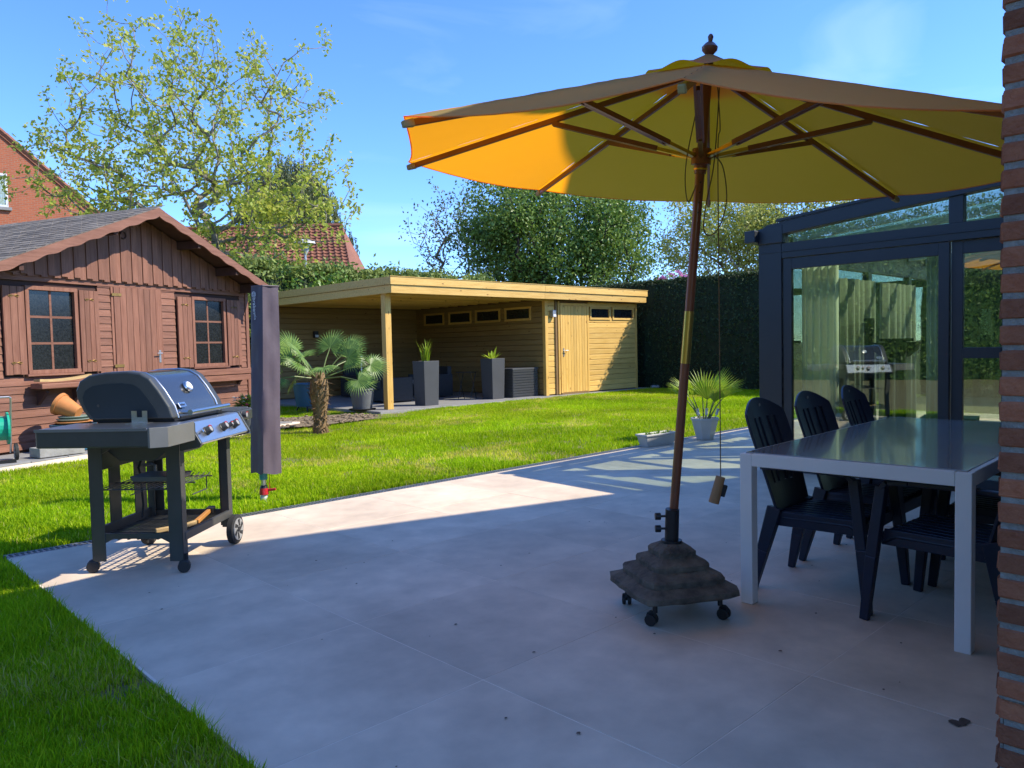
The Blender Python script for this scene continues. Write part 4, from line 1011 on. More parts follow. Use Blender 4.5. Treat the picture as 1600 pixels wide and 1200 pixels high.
# ------------------------------------------------------------------ timber pavilion
def pavilion():
    t = thing('timber_pavilion', 'new yellow pine flat-roofed garden pavilion with a closed store room', 'pavilion', (0, 0, 0))
    XL, XR_, YF, YB = 9.26, 18.13, 13.2, 19.2; RX = 14.22; WF = 13.55; WR = 18.05; ZB, ZT = 2.46, 2.80; YW = 19.0
    sl = MB().box(8.95, 18.35, 13.28, 19.3, -.16, .012).build('floor_slab', m_slab, t)
    for k in range(12): MB().box(8.96+k*.785, 8.96+k*.785+.779, 13.262, 13.281, -.17, .008).build('edging_stone', m_conc, sl, bevel=.004, seg=1)
    # roof
    rf = MB().box(XL+.06, XR_-.06, YF+.06, YB-.06, 2.60, 2.78).build('roof', m_roofing, t)
    def fas(a, b, z0, z1, th, out):
        MB().bar((*a, (z0+z1)/2), (*b, (z0+z1)/2), th, z1-z0).build('fascia_board', m_pine, rf, bevel=.003, seg=1)
    for (x0, x1) in ((XL, 13.9), (13.903, XR_)):
        fas((x0, YF+.013), (x1, YF+.013), 2.635, ZT, .026, 1); 
        fas((x0+(.03 if x0 == XL else 0), YF+.04), (x1-(.03 if x1 == XR_ else 0), YF+.04), ZB, 2.63, .026, 1)
    fas((XL+.013, YF+.027), (XL+.013, YB), 2.635, ZT, .026, 1); fas((XL+.04, YF+.054), (XL+.04, YB), ZB, 2.63, .026, 1)
    fas((XR_-.013, YF+.027), (XR_-.013, YB), 2.635, ZT, .026, 1); fas((XR_-.04, YF+.054), (XR_-.04, YB), ZB, 2.63, .026, 1)
    MB().box(XL-.01, XR_+.01, YF-.012, YF+.03, ZT, ZT+.012).build('roof_trim', m_pine, rf)
    for k in range(13): MB().box(XL+.10, RX, 13.55+k*.43, 13.60+k*.43, 2.47, 2.60).build('joist', m_pine, rf)
    MB().box(XL+.06, RX, YF+.07, YB-.07, 2.585, 2.60).build('soffit', m_pine, rf)
    MB().box(XL+.07, RX+.3, WF-.05, WF+.09, 2.30 if False else 2.44, 2.585).build('beam', m_pine, rf)
    # posts
    for x, y in ((9.42, 13.62), (9.42, 18.9)): MB().box(x-.075, x+.075, y-.075, y+.075, .012, 2.46).build('post', m_pinev, t, bevel=.006)
    # walls: inner lining then single boards with shadow gaps
    ln = MB(); ln.box(RX+.03, WR-.03, WF+.03, YW-.03, .02, 2.5); ln.box(XL+.15, RX+.05, YW+.0, YW+.03, .02, 2.5); w_ = ln.build('wall', m_pinedk, t)
    bh_ = .1425
    def hb(a, b, z0, z1, axis, at_, out, mt=None):
        """one horizontal board on a wall; axis the way it runs, 'out' the face it shows"""
        th = .026; g = .008; c = .009
        pr = [(0, z0+g/2), (-th+c, z0+g/2), (-th, z0+g/2+c), (-th, z1-g/2-c), (-th+c, z1-g/2), (0, z1-g/2)]
        if axis == 'x': MB().prism([(at_+p, q) for p, q in pr], 'x', a, b).build('wall_board', mt or m_pine, w_)
        else: MB().prism([(at_+p, q) for p, q in pr], 'y', a, b).build('wall_board', m_piney_shade, w_)
    D0, D1 = 14.74, 15.88
    for k in range(17):
        z0 = .035+k*bh_; z1 = z0+bh_
        hb(RX+.10, D0-.16, z0, z1, 'x', WF+.03, -1)
        if z0 < 1.93: hb(D1+.02, WR-.05, z0, z1, 'x', WF+.03, -1)
        elif z0 > 2.28: hb(D1+.02, WR-.05, z0, min(z1, 2.45), 'x', WF+.03, -1)
        hb(XL+.2, RX+.02, z0, z1, 'x', YW, -1, m_pineback_shade)
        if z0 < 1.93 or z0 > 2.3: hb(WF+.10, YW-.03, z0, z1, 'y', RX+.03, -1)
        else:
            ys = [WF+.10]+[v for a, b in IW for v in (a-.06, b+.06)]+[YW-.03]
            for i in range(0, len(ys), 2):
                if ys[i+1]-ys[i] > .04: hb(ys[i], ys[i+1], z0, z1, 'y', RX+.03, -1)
    for x0 in (RX, WR-.05): MB().box(x0-.005, x0+.10 if x0 == RX else x0+.06, WF-.012, WF+.09, .012, 2.455).build('corner_post', m_pinev, t, bevel=.004)
    # right-hand gable wall
    for k in range(17): MB().box(WR-.03, WR-.004, WF+.1, YW, .038+k*bh_, .032+(k+1)*bh_).build('wall_board', m_piney_shade, w_)
    # windows
    def win(axis, a, b, z0, z1, at_):
        wn = thing_part('window', t); f = .055
        def bx(p, q, d0, d1, za, zb, nm, mt):
            (MB().box(p, q, at_+d0, at_+d1, za, zb) if axis == 'x' else MB().box(at_+d0, at_+d1, p, q, za, zb)).build(nm, mt, wn)
        bx(a-f, b+f, -.034, .02, z1, z1+f, 'frame', m_pine); bx(a-f, b+f, -.036, .02, z0-f, z0, 'frame', m_pine)
        bx(a-f, a, -.033, .02, z0, z1, 'frame', m_pine); bx(b, b+f, -.033, .02, z0, z1, 'frame', m_pine)
        bx(a, b, .0, .008, z0, z1, 'pane', m_pane)
    for a, b in ((16.03, 16.80), (17.0, 17.86)): win('x', a, b, 2.03, 2.27, WF+.015)
    for a, b in IW: win('y', a, b, 2.02, 2.27, RX+.015)
    # door with vertical boards
    d = thing_part('door', t); n = 9; wv = (D1-.06-(D0+.10))/n
    for i in range(n): MB().box(D0+.10+i*wv+.002, D0+.10+(i+1)*wv-.002, WF-.03, WF, .06, 2.33).build('door_board', m_pinev, d, bevel=.004, seg=1)
    fr = MB(); fr.box(D0+.03, D0+.092, WF-.036, WF+.02, .03, 2.40); fr.box(D1-.052, D1+.018, WF-.036, WF+.02, .03, 2.40); fr.box(D0+.092, D1-.052, WF-.036, WF+.02, 2.335, 2.40)
    fr.build('door_frame', m_pinev, t, bevel=.003)
    MB().box(D0-.16, D0-.10, WF-.03, WF+.02, .03, 2.44).build('door_stop', m_pinedk, t); MB().box(D0-.06, D0+.0, WF-.034, WF+.02, .03, 2.44).build('door_stop', m_pinev, t)
    MB().box(D0+.03, D1, WF-.05, WF+.01, .015, .055).build('threshold', m_pinedk, t)
    MB().box(D0+.115, D0+.155, WF-.038, WF-.03, 1.0, 1.22).build('lock_plate', m_alu, d)
    MB().tube([(D0+.135, WF-.035, 1.16), (D0+.135, WF-.09, 1.16), (D0+.25, WF-.095, 1.16)], .011, 8).build('handle', m_alu, d, smooth=True)
    # wall lamps
    for x, y, z, nm in ((14.47, WF-.06, 2.12, 'outside'), (10.75, YW-.09, 1.75, 'inside')):
        l = thing_part('wall_lamp', t, (x, y, z)); MB().box(-.06, .06, -.05, .06, -.10, .08).build('lamp_body', m_black if nm == 'inside' else m_alu, l, bevel=.006); MB().box(-.05, .05, -.056, -.05, -.09, -.02).build('lamp_lens', m_print, l)
m_pineback_shade = M('pine_back_shade_tint', (.27, .16, .045), rough=.6, var=.2, scale=4, stretch=(.5, 7, 7), rnd=.14, bump=.12, bscale=40, col2=(.35, .22, .07), knots=(3.2, 7, 7))  # same pine, colour darkened to paint in the shade under the roof
m_pinedk = M('pine_shadow_gap', (.22, .13, .05), rough=.8)
m_piney_shade = M('pine_side_shade_tint', (.26, .155, .045), rough=.6, var=.2, scale=4, stretch=(7, .5, 7), rnd=.14, bump=.12, bscale=40, col2=(.34, .215, .07), knots=(7, 3.2, 7))  # side-running pine, interior shade put into the base colour
IW = [(14.10, 14.98), (15.27, 16.18), (16.46, 17.36), (17.68, 18.52)]
pavilion()
MB_ = MB().tube([(18.45, 13.35, .03), (19.6, 12.75, .03), (19.75, 12.62, .03)], .05, 10)
tag(MB_.build('drain_pipe', m_hub, smooth=True), 'grey pipe lying on the ground right of the pavilion', 'pipe')

# ------------------------------------------------------------------ things in and before the pavilion
def planter(loc, label, kind):
    p = thing('tall_planter', label, 'planter', loc, .0, 'tall grey planters at the pavilion front'); a, b, h = .19, .215, 1.0
    V = [(s*a, q*a, 0) for s, q in ((-1, -1), (1, -1), (1, 1), (-1, 1))]+[(s*b, q*b, h) for s, q in ((-1, -1), (1, -1), (1, 1), (-1, 1))]+[(s*(b-.025), q*(b-.025), h) for s, q in ((-1, -1), (1, -1), (1, 1), (-1, 1))]+[(s*(b-.03), q*(b-.03), h-.06) for s, q in ((-1, -1), (1, -1), (1, 1), (-1, 1))]
    F = [(3, 2, 1, 0)]+[(o+i, o+(i+1) % 4, o+4+(i+1) % 4, o+4+i) for o in (0, 4, 8) for i in range(4)]
    MB().add(V, F).build('pot', m_planter, p, bevel=.006)
    MB().box(-.18, .18, -.18, .18, h-.07, h-.055).build('compost', m_soil, p)
    blades = MB()
    if kind == 'grass':
        for k in range(26):
            a_ = rr(0, 6.28); l = rr(.30, .60); o = rr(.02, .22); x0, y0 = rr(-.06, .06), rr(-.06, .06); s = rr(.012, .020)
            p0 = Vector((x0, y0, h-.06)); p1 = p0+Vector((math.cos(a_)*o*.4, math.sin(a_)*o*.4, l*.6)); p2 = p0+Vector((math.cos(a_)*o, math.sin(a_)*o, l))
            sd = Vector((-math.sin(a_), math.cos(a_), 0))*s
            blades.add([p0-sd, p0+sd, p1-sd*.9, p1+sd*.9, p2], [(0, 1, 3, 2), (2, 3, 4)])
    else:
        for k in range(13):
            a_ = k*2.4; l = rr(.26, .40); el = rr(.35, 1.2); d = Vector((math.cos(a_)*math.cos(el), math.sin(a_)*math.cos(el), math.sin(el))); p0 = Vector((0, 0, h-.05)); sd = Vector((-math.sin(a_), math.cos(a_), 0))*.042
            m_ = p0+d*l*.55; e = p0+d*l-Vector((0, 0, .02)); blades.add([p0, m_-sd, e, m_+sd, m_+Vector((0, 0, -.012))], [(0, 1, 4), (1, 2, 4), (2, 3, 4), (3, 0, 4)])
    o = blades.build('plant', m_palmy, p); r_ = o.data.attributes.new('rnd', 'FLOAT', 'FACE'); r_.data.foreach_set('value', rng.random(len(o.data.polygons)).astype(np.float32))
planter((10.62, 13.86, .012), 'tall dark grey planter with upright grassy leaves nearest the pavilion post', 'grass')
planter((12.82, 14.03, .012), 'tall dark grey planter with short broad green leaves beside the slatted box', 'broad')
# slatted storage box
b = thing('storage_box', 'black slatted storage box beside the pavilion room wall', 'storage box', (13.70, 14.12, .012)); W2, D2 = .44, .34
MB().box(-W2, W2, -D2+.012, D2-.012, 0, .69).build('body', m_planter, b)
for k in range(10):
    z = .04+k*.066
    for nm in (0,): MB().prism([(-D2-.004, z), (-D2+.012, z), (-D2+.012, z+.05), (-D2-.016, z+.05)], 'x', -W2, W2).build('slat', m_planter, b)
    MB().prism([(-W2-.016, z+.05), (-W2+.0, z+.05), (-W2+.0, z), (-W2-.004, z)], 'y', -D2, D2).build('slat', m_planter, b)
MB().box(-W2-.02, W2+.02, -D2-.02, D2+.02, .69, .735).build('lid', m_planter, b, bevel=.006)
# rattan lounge
def sofa(loc, rz, label, cush):
    s = thing('rattan_armchair', label, 'armchair', loc, rz, 'dark rattan seats in the pavilion')
    MB().box(-.42, .42, -.40, .38, .05, .34).build('seat_base', m_rattan, s, bevel=.015)
    MB().box(-.42, .42, .30, .42, .34, .80).build('backrest', m_rattan, s, bevel=.02)
    for q in (-1, 1): MB().box(q*.42-.06, q*.42+.06, -.42, .42, .03, .60).build('armrest', m_rattan, s, bevel=.015)
    for q in range(9):
        MB().box(-.485, -.481, -.42, .42, .06+q*.06, .10+q*.06).build('weave_band', m_rattan, s); MB().box(-.47, .47, -.426, -.42, .05+q*.03, .07+q*.03).build('weave_band', m_rattan, s)
    MB().box(-.35, .35, -.38, .29, .34, .46).build('seat_cushion', cush, s, bevel=.03, seg=3)
sofa((10.75, 15.6, .012), PI/2, 'dark rattan armchair behind the planter near the post', m_dkfab)
sofa((12.55, 16.2, .012), -PI/2-.2, 'dark rattan armchair with pale cushion between the two tall planters', m_cushion)
sofa((11.6, 17.9, .012), 0, 'dark rattan armchair by the back wall of the pavilion', m_dkfab)
tfr = thing('folding_stand', 'thin black metal folding stand left of the short leaved planter', 'stand', (12.42, 14.55, .012), .3)
for q in (-.18, .18): MB().tube([(-.14, q, 0), (.12, q, .66)], .009, 6).build('leg', m_black, tfr); MB().tube([(.14, q, 0), (-.12, q, .66)], .009, 6).build('leg', m_black, tfr)
MB().box(-.16, .16, -.22, .22, .66, .68).build('tray', m_black, tfr)
def round_pot(name, label, cat, loc, r0, r1, h, mat, sides=None, group=None, soil=True):
    p = thing(name, label, cat, loc, 0, group)
    MB().lathe([(r0*.9, 0), (r0, .01), (r1, h-.03), (r1*1.06, h-.03), (r1*1.06, h), (r1*.93, h), (r1*.90, h-.05)], sides or 24, rot=.3).build('pot', mat, p, smooth=sides is None)
    if soil: MB().lathe([(r1*.88, h-.06), (r1*.5, h-.045), (.01, h-.04)], sides or 18, rot=.3).build('compost', m_soil, p)
    return p
pg_ = round_pot('flower_pot', 'round dark grey pot on a saucer under the palm fronds', 'pot', (9.02, 14.02, .012), .20, .26, .46, m_potgrey)
MB().lathe([(.27, 0), (.29, .03), (.26, .035)], 24).build('saucer', m_black, pg_)
bb = round_pot('flower_pot', 'blue pot on the pavilion floor behind the palm', 'pot', (8.65, 15.7, .05), .24, .30, .52, m_bluepot)
for a in (0, 2.1, 4.2): MB().tube([(.2*math.cos(a), .2*math.sin(a), .02), (.28*math.cos(a), .28*math.sin(a), -.1)], .015, 6).build('foot', m_black, bb)
# leaf helpers
def blades_on(p, name, mat, spec, parent=None):
    o = spec.build(name, mat, parent or p); a = o.data.attributes.new('rnd', 'FLOAT', 'FACE'); a.data.foreach_set('value', rng.random(len(o.data.polygons)).astype(np.float32)); return o
def tuft(mb, c, n, l0, l1, wd, spread, up=.7):
    for k in range(n):
        a = rr(0, 6.28); el = rr(up-spread, up+spread); l = rr(l0, l1); d = Vector((math.cos(a)*math.cos(el), math.sin(a)*math.cos(el), math.sin(el))); sd = Vector((-math.sin(a), math.cos(a), 0))*wd
        p0 = Vector(c)+d*rr(0, .4)*l; m_ = p0+d*l*.5; e = p0+d*l-Vector((0, 0, .15*l)); mb.add([p0, m_-sd, e, m_+sd], [(0, 1, 2), (0, 2, 3)])
    return mb
blades_on(pg_, 'plant', m_leaf_laurel, tuft(MB(), (0, 0, .44), 60, .15, .45, .03, .5, .9))
MB().tube([(0, 0, .4), (.02, 0, 1.15)], .018, 6).build('cane', m_alu, pg_)
def fan(radius, nseg, arc, droop, wd, stiff=1.):
    """one fan leaf: leaflets joined at the heart; local x out, z up"""
    mb = MB()
    for k in range(nseg):
        a = -arc/2+arc*k/(nseg-1); l = radius*(.80+.2*math.cos(a*.9))*rr(.93, 1.04); da = arc/(nseg-1)*.5
        d = Vector((math.cos(a), math.sin(a), 0)); s = Vector((-math.sin(a), math.cos(a), 0))
        w0 = wd*radius
        fold = .02*radius
        pts = []
        for u, ww, dz in ((0, .1, 0), (.5, 1., -.02), (.75, .5, -.02-droop*.35), (1, .03, -.02-droop)):
            c = d*(l*u)+Vector((0, 0, dz*l+.10*l*u*(1-abs(a)/arc)*stiff)); pts.append((c-s*(w0*ww), c+Vector((0, 0, fold*ww)), c+s*(w0*ww)))
        V = [v for t in pts for v in t]; F = []
        for i in range(3):
            o = i*3; F += [(o, o+1, o+4, o+3), (o+1, o+2, o+5, o+4)]
        mb.add(V, F)
    return mb
def fan_palm(loc, label, trunk_h, fronds, mat, arc, rad, name='fan_palm', trunk=True, par=None, z0=0.):
    p = par or thing(name, label, 'palm', loc)
    if trunk:
        V = []; prof = [(.13, -.05), (.135, .05), (.115, .2), (.12, .4), (.15, .55), (.165, .72), (.15, .88), (.10, trunk_h)]
        MB().lathe([(r*.95, z) for r, z in prof], 14).build('trunk', m_fibre, p, smooth=True)
        fb = MB()
        for k in range(420):
            z = rr(0, trunk_h); a = rr(0, 6.28); i = next(i for i in range(len(prof)-1) if prof[i+1][1] >= z); r = prof[i][0]+(prof[i+1][0]-prof[i][0])*(z-prof[i][1])/(prof[i+1][1]-prof[i][1])
            l = rr(.05, .15); u = rr(-.3, 1.) if z > .45 else rr(-.8, .3); d = Vector((math.cos(a), math.sin(a), u*1.6)).normalized(); b_ = Vector((math.cos(a+rr(-.3, .3))*r*.93, math.sin(a)*r*.93, z)); s = Vector((-math.sin(a), math.cos(a), 0))*rr(.008, .02)
            fb.add([b_-s, b_+s, b_+d*l*.7+s*.3, b_+d*l], [(0, 1, 2), (0, 2, 3)])
        fb.build('fibre', m_fibre, p)
    for az, el, pl, r_, tip in fronds:
        base = Vector((.05*math.cos(az), .05*math.sin(az), z0+(trunk_h-.1 if trunk else 0))); d = Vector((math.cos(az)*math.cos(el), math.sin(az)*math.cos(el), math.sin(el)))
        mid = base+d*pl*.55+Vector((0, 0, .03*pl)); end = base+d*pl-Vector((0, 0, .05*pl))
        fr_ = thing_part('frond', p)
        MB().tube([base, mid, end], [.014, .010, .007], 6).build('petiole', m_petiole, fr_, smooth=True)
        f = fan(r_*.92, 30 if arc == 0 else 15, arc or 4.6, .12+tip*.2, .043 if arc == 0 else .036); x = (end-mid).normalized(); x = (x+Vector((0, 0, -tip))).normalized(); y = Vector((-math.sin(az), math.cos(az), 0)); z = x.cross(y)
        nf = (z*(.55+rr(-.15, .2))+Vector((-CF.x, -CF.y, 0))*.75+Vector((rr(-.2, .2), rr(-.2, .2), 0))) if arc == 0 else z
        nf = nf-x*nf.dot(x); nf.normalize(); z = nf; y = z.cross(x)
        o = blades_on(fr_, 'fan_leaf', mat, f); o.matrix_local = Matrix.Translation(end) @ Matrix((x, y, z)).transposed().to_4x4()
    return p
ca = math.atan2(CR.y, CR.x)   # image-right azimuth
fan_palm((6.52, 11.42, -.09), 'fan palm with shaggy brown trunk growing in the lawn before the pavilion', 1.02, [
    (ca+PI+.35, .95, .66, .42, .1), (ca+PI/2-.5, 1.15, .60, .42, .0), (ca+.3, .85, .68, .40, .1), (ca-PI/2-.6, .95, .50, .40, .2), (ca+PI-.3, .38, .80, .38, .25), (ca+PI+.7, .10, .66, .34, .3),
    (ca+.15, .30, .84, .38, .3), (ca-.55, .02, .82, .37, .4), (ca+PI-.8, .0, .74, .36, .4), (ca+.9, .5, .74, .38, .2), (ca+2.2, .55, .74, .38, .2), (ca-1.2, .40, .58, .36, .4), (ca-.1, .68, .60, .38, .2), (ca+PI+1.2, .55, .55, .36, .3), (ca+PI-.05, .72, .62, .38, .15)], m_palm, 0, 0)
# white pot with a young palm, and solar lights stuck in it
wp = round_pot('palm_pot', 'white faceted pot with a young yellow-green palm on the patio edge', 'potted palm', (8.93, 5.60, 0), .115, .18, .29, m_potwhite, sides=8)
fan_palm(None, None, 0, [(ca+PI/2, 1.40, .36, .40, 0), (ca+.2, 1.28, .38, .44, .0), (ca+PI, 1.28, .36, .42, .0), (ca-PI/2, 1.3, .32, .42, .05), (ca+.1, 1.0, .36, .42, .1), (ca+PI+.1, 1.0, .36, .40, .1), (ca-1., 1.15, .30, .38, .2), (ca+.5, 1.1, .36, .42, .1), (ca+2.6, 1.1, .36, .40, .1)], m_palmy, 1.9, 0, trunk=False, par=wp, z0=.25)
def solar_light(off, tilt, label):
    b = Vector((8.93, 5.60, .24))+off; s = thing('solar_light', label, 'garden light', b, 0, 'glass solar lights stuck in the white pot'); d = Vector((CR.x*tilt, CR.y*tilt, 1)).normalized()
    MB().tube([(0, 0, 0), d*.10], .006, 6).build('spike', m_alu, s); MB().tube([d*.10, d*.17], .019, 10).build('glass_cylinder', m_ltglass, s, smooth=True); MB().tube([d*.17, d*.185], .021, 10).build('cap', m_alu, s)
m_ltglass = M('clear_acrylic', (.55, .58, .6), rough=.1, spec=.8)
R_ = Vector((CR.x, CR.y, 0)); T_ = Vector((-CF.x, -CF.y, 0))
solar_light(R_*-.075+T_*.10, -.28, 'leftmost glass solar light leaning out of the white palm pot'); solar_light(R_*-.01+T_*.13, .02, 'upright middle glass solar light in the white palm pot'); solar_light(R_*.10+T_*.08, .35, 'right leaning glass solar light in the white palm pot')
bx_ = thing('box_planter', 'long white plastic balcony planter on the lawn edge of the patio', 'planter', (8.06, 5.755, 0), -.12)
V = []; 
for z, l, d in ((0, .24, .065), (.135, .275, .085), (.135, .29, .10), (.16, .29, .10), (.16, .275, .085), (.125, .27, .08)): V += [(s*l, q*d, z) for s, q in ((-1, -1), (1, -1), (1, 1), (-1, 1))]
F = [(3, 2, 1, 0)]+[(o*4+i, o*4+(i+1) % 4, o*4+4+(i+1) % 4, o*4+4+i) for o in range(5) for i in range(4)]
MB().add(V, F).build('trough', m_potwhite, bx_, bevel=.006); MB().box(-.265, .265, -.075, .075, .115, .13).build('compost', m_soil, bx_)
tb_ = MB()
for k in range(9): tuft(tb_, (-.22+k*.055, rr(-.03, .03), .13), 9, .03, .07, .012, .5, .8)
blades_on(bx_, 'seedling', m_leaf_laurel, tb_)
# by the shed wall
hr_ = thing('hose_reel', 'green garden hose reel trolley with grey handle beside the shed', 'hose reel', (1.93, 11.22, 0.), SHA-.5)
for q in (-.16, .16): MB().tube([(q, .12, .10), (q, -.02, .38), (q, -.18, .80)], .012, 8).build('frame_tube', m_alu, hr_, smooth=True)
MB().tube([(-.16, -.18, .80), (-.14, -.2, .815), (.14, -.2, .815), (.16, -.18, .80)], .012, 8).build('handle', m_alu, hr_, smooth=True)
for q in (-.13, .13): MB().tube([(q-.012, .0, .42), (q+.012, .0, .42)], .20, 26).build('reel_side', m_greenpl, hr_)
MB().tube([(-.12, 0, .42), (.12, 0, .42)], .15, 20).build('hose_coil', m_greenpl, hr_)
for q in (-.22, .22):
    wz = thing_part('wheel', hr_, (q, .12, .105)); MB().tube([(-.02, 0, 0), (.02, 0, 0)], .105, 24).build('tyre', m_rubber, wz, bevel=.006)
    sp = MB()
    for k in range(8):
        a = k*PI/4
        for s in (-1, 1): sp.bar((s*.0215, .02*math.cos(a), .02*math.sin(a)), (s*.0215, .085*math.cos(a), .085*math.sin(a)), .003, .012, up=(0, -math.sin(a), math.cos(a)), h2=.03)
    sp.build('spoke', m_hub, wz)
MB().box(-.18, .18, -.26, -.2, 0, .05).build('foot', m_black, hr_)
tubp = on_shed(.46, -.52, 0)
tub = round_pot('garden_tub', 'dark blue plastic tub standing against the shed behind the grill table', 'tub', (tubp.x, tubp.y, .01), .22, .27, .36, m_bluepot)
for k, (rad, lab, mt) in enumerate(((.235, 'terracotta saucer lying on the blue tub under the green plates', m_terra), (.215, 'lower pale green round plate stacked on the blue tub', m_plate), (.205, 'upper pale green round plate under the tilted terracotta pot', m_plate))):
    tag(MB().lathe([(rad*.85, 0), (rad, .025), (rad*.97, .032), (rad*.8, .018)], 28, c=(0, 0, 0)).build('plant_saucer', mt, None, smooth=True, loc=(tubp.x+.01*k, tubp.y, .375+k*.036)), lab, 'saucer', 'saucers stacked on the blue tub')
tp = thing('terracotta_pot', 'orange terracotta pot lying tilted on the stacked plates by the shed', 'pot', (tubp.x-.05, tubp.y-.02, .585), 0)
tl_ = MB().lathe([(.085, -.15), (.142, .11), (.155, .11), (.16, .155), (.142, .155), (.134, .10), (.078, -.135)], 26).build('pot', m_terra, tp, smooth=True)
ax_ = Vector((-R_.x*.84, -R_.y*.84, .42)).normalized(); tl_.rotation_euler = ax_.to_track_quat('Z', 'Y').to_euler()
cb = on_shed(-.0, -.80); tag(MB().box(-.28, .28, -.14, .14, 0, .12).build('concrete_block', m_conc, None, bevel=.008, loc=(cb.x, cb.y, .012), rot=(0, 0, SHA-.2)), 'grey concrete kerb block lying in front of the shed beside the reel wheel', 'block')
cb = on_shed(.75, -.62); tag(MB().box(-.26, .26, -.10, .10, 0, .07).build('timber_offcut', m_black, None, bevel=.004, loc=(cb.x, cb.y, .012), rot=(0, 0, SHA)), 'dark flat offcut lying on the paving behind the grill table', 'offcut')
cb = on_shed(1.02, -.62); tag(MB().lathe([(.06, 0), (.075, .02), (.075, .12), (.05, .15)], 16).build('yellow_can', m_yellow, None, smooth=True, loc=(cb.x, cb.y, .012)), 'small yellow container on the paving behind the grill leg', 'container')
fpx = at(385, 13.0)
fp = round_pot('flower_pot', 'grey pot of white and purple flowers at the shed corner', 'flower pot', (fpx.x, fpx.y, .0), .15, .20, .38, m_potgrey)
blades_on(fp, 'foliage', m_leaf_laurel, tuft(MB(), (0, 0, .36), 170, .10, .26, .022, .6, .7))
m_petw = M('white_petal', (.75, .72, .70), rough=.7); m_petp = M('purple_petal', (.28, .03, .12), rough=.7)
for mt, n, cx in ((m_petw, 16, -.1), (m_petp, 46, .1)):
    fl = MB()
    for k in range(n):
        a = rr(0, 6.28); r_ = rr(.05, .2); c = Vector((cx*.7*CR.x+math.cos(a)*r_, cx*.7*CR.y+math.sin(a)*r_, .40+rr(-.08, .18)))
        fl.lathe([(.004, 0), (.026, .014), (.03, .02)], c=c, sides=6)
    fl.build('bloom', mt, fp)

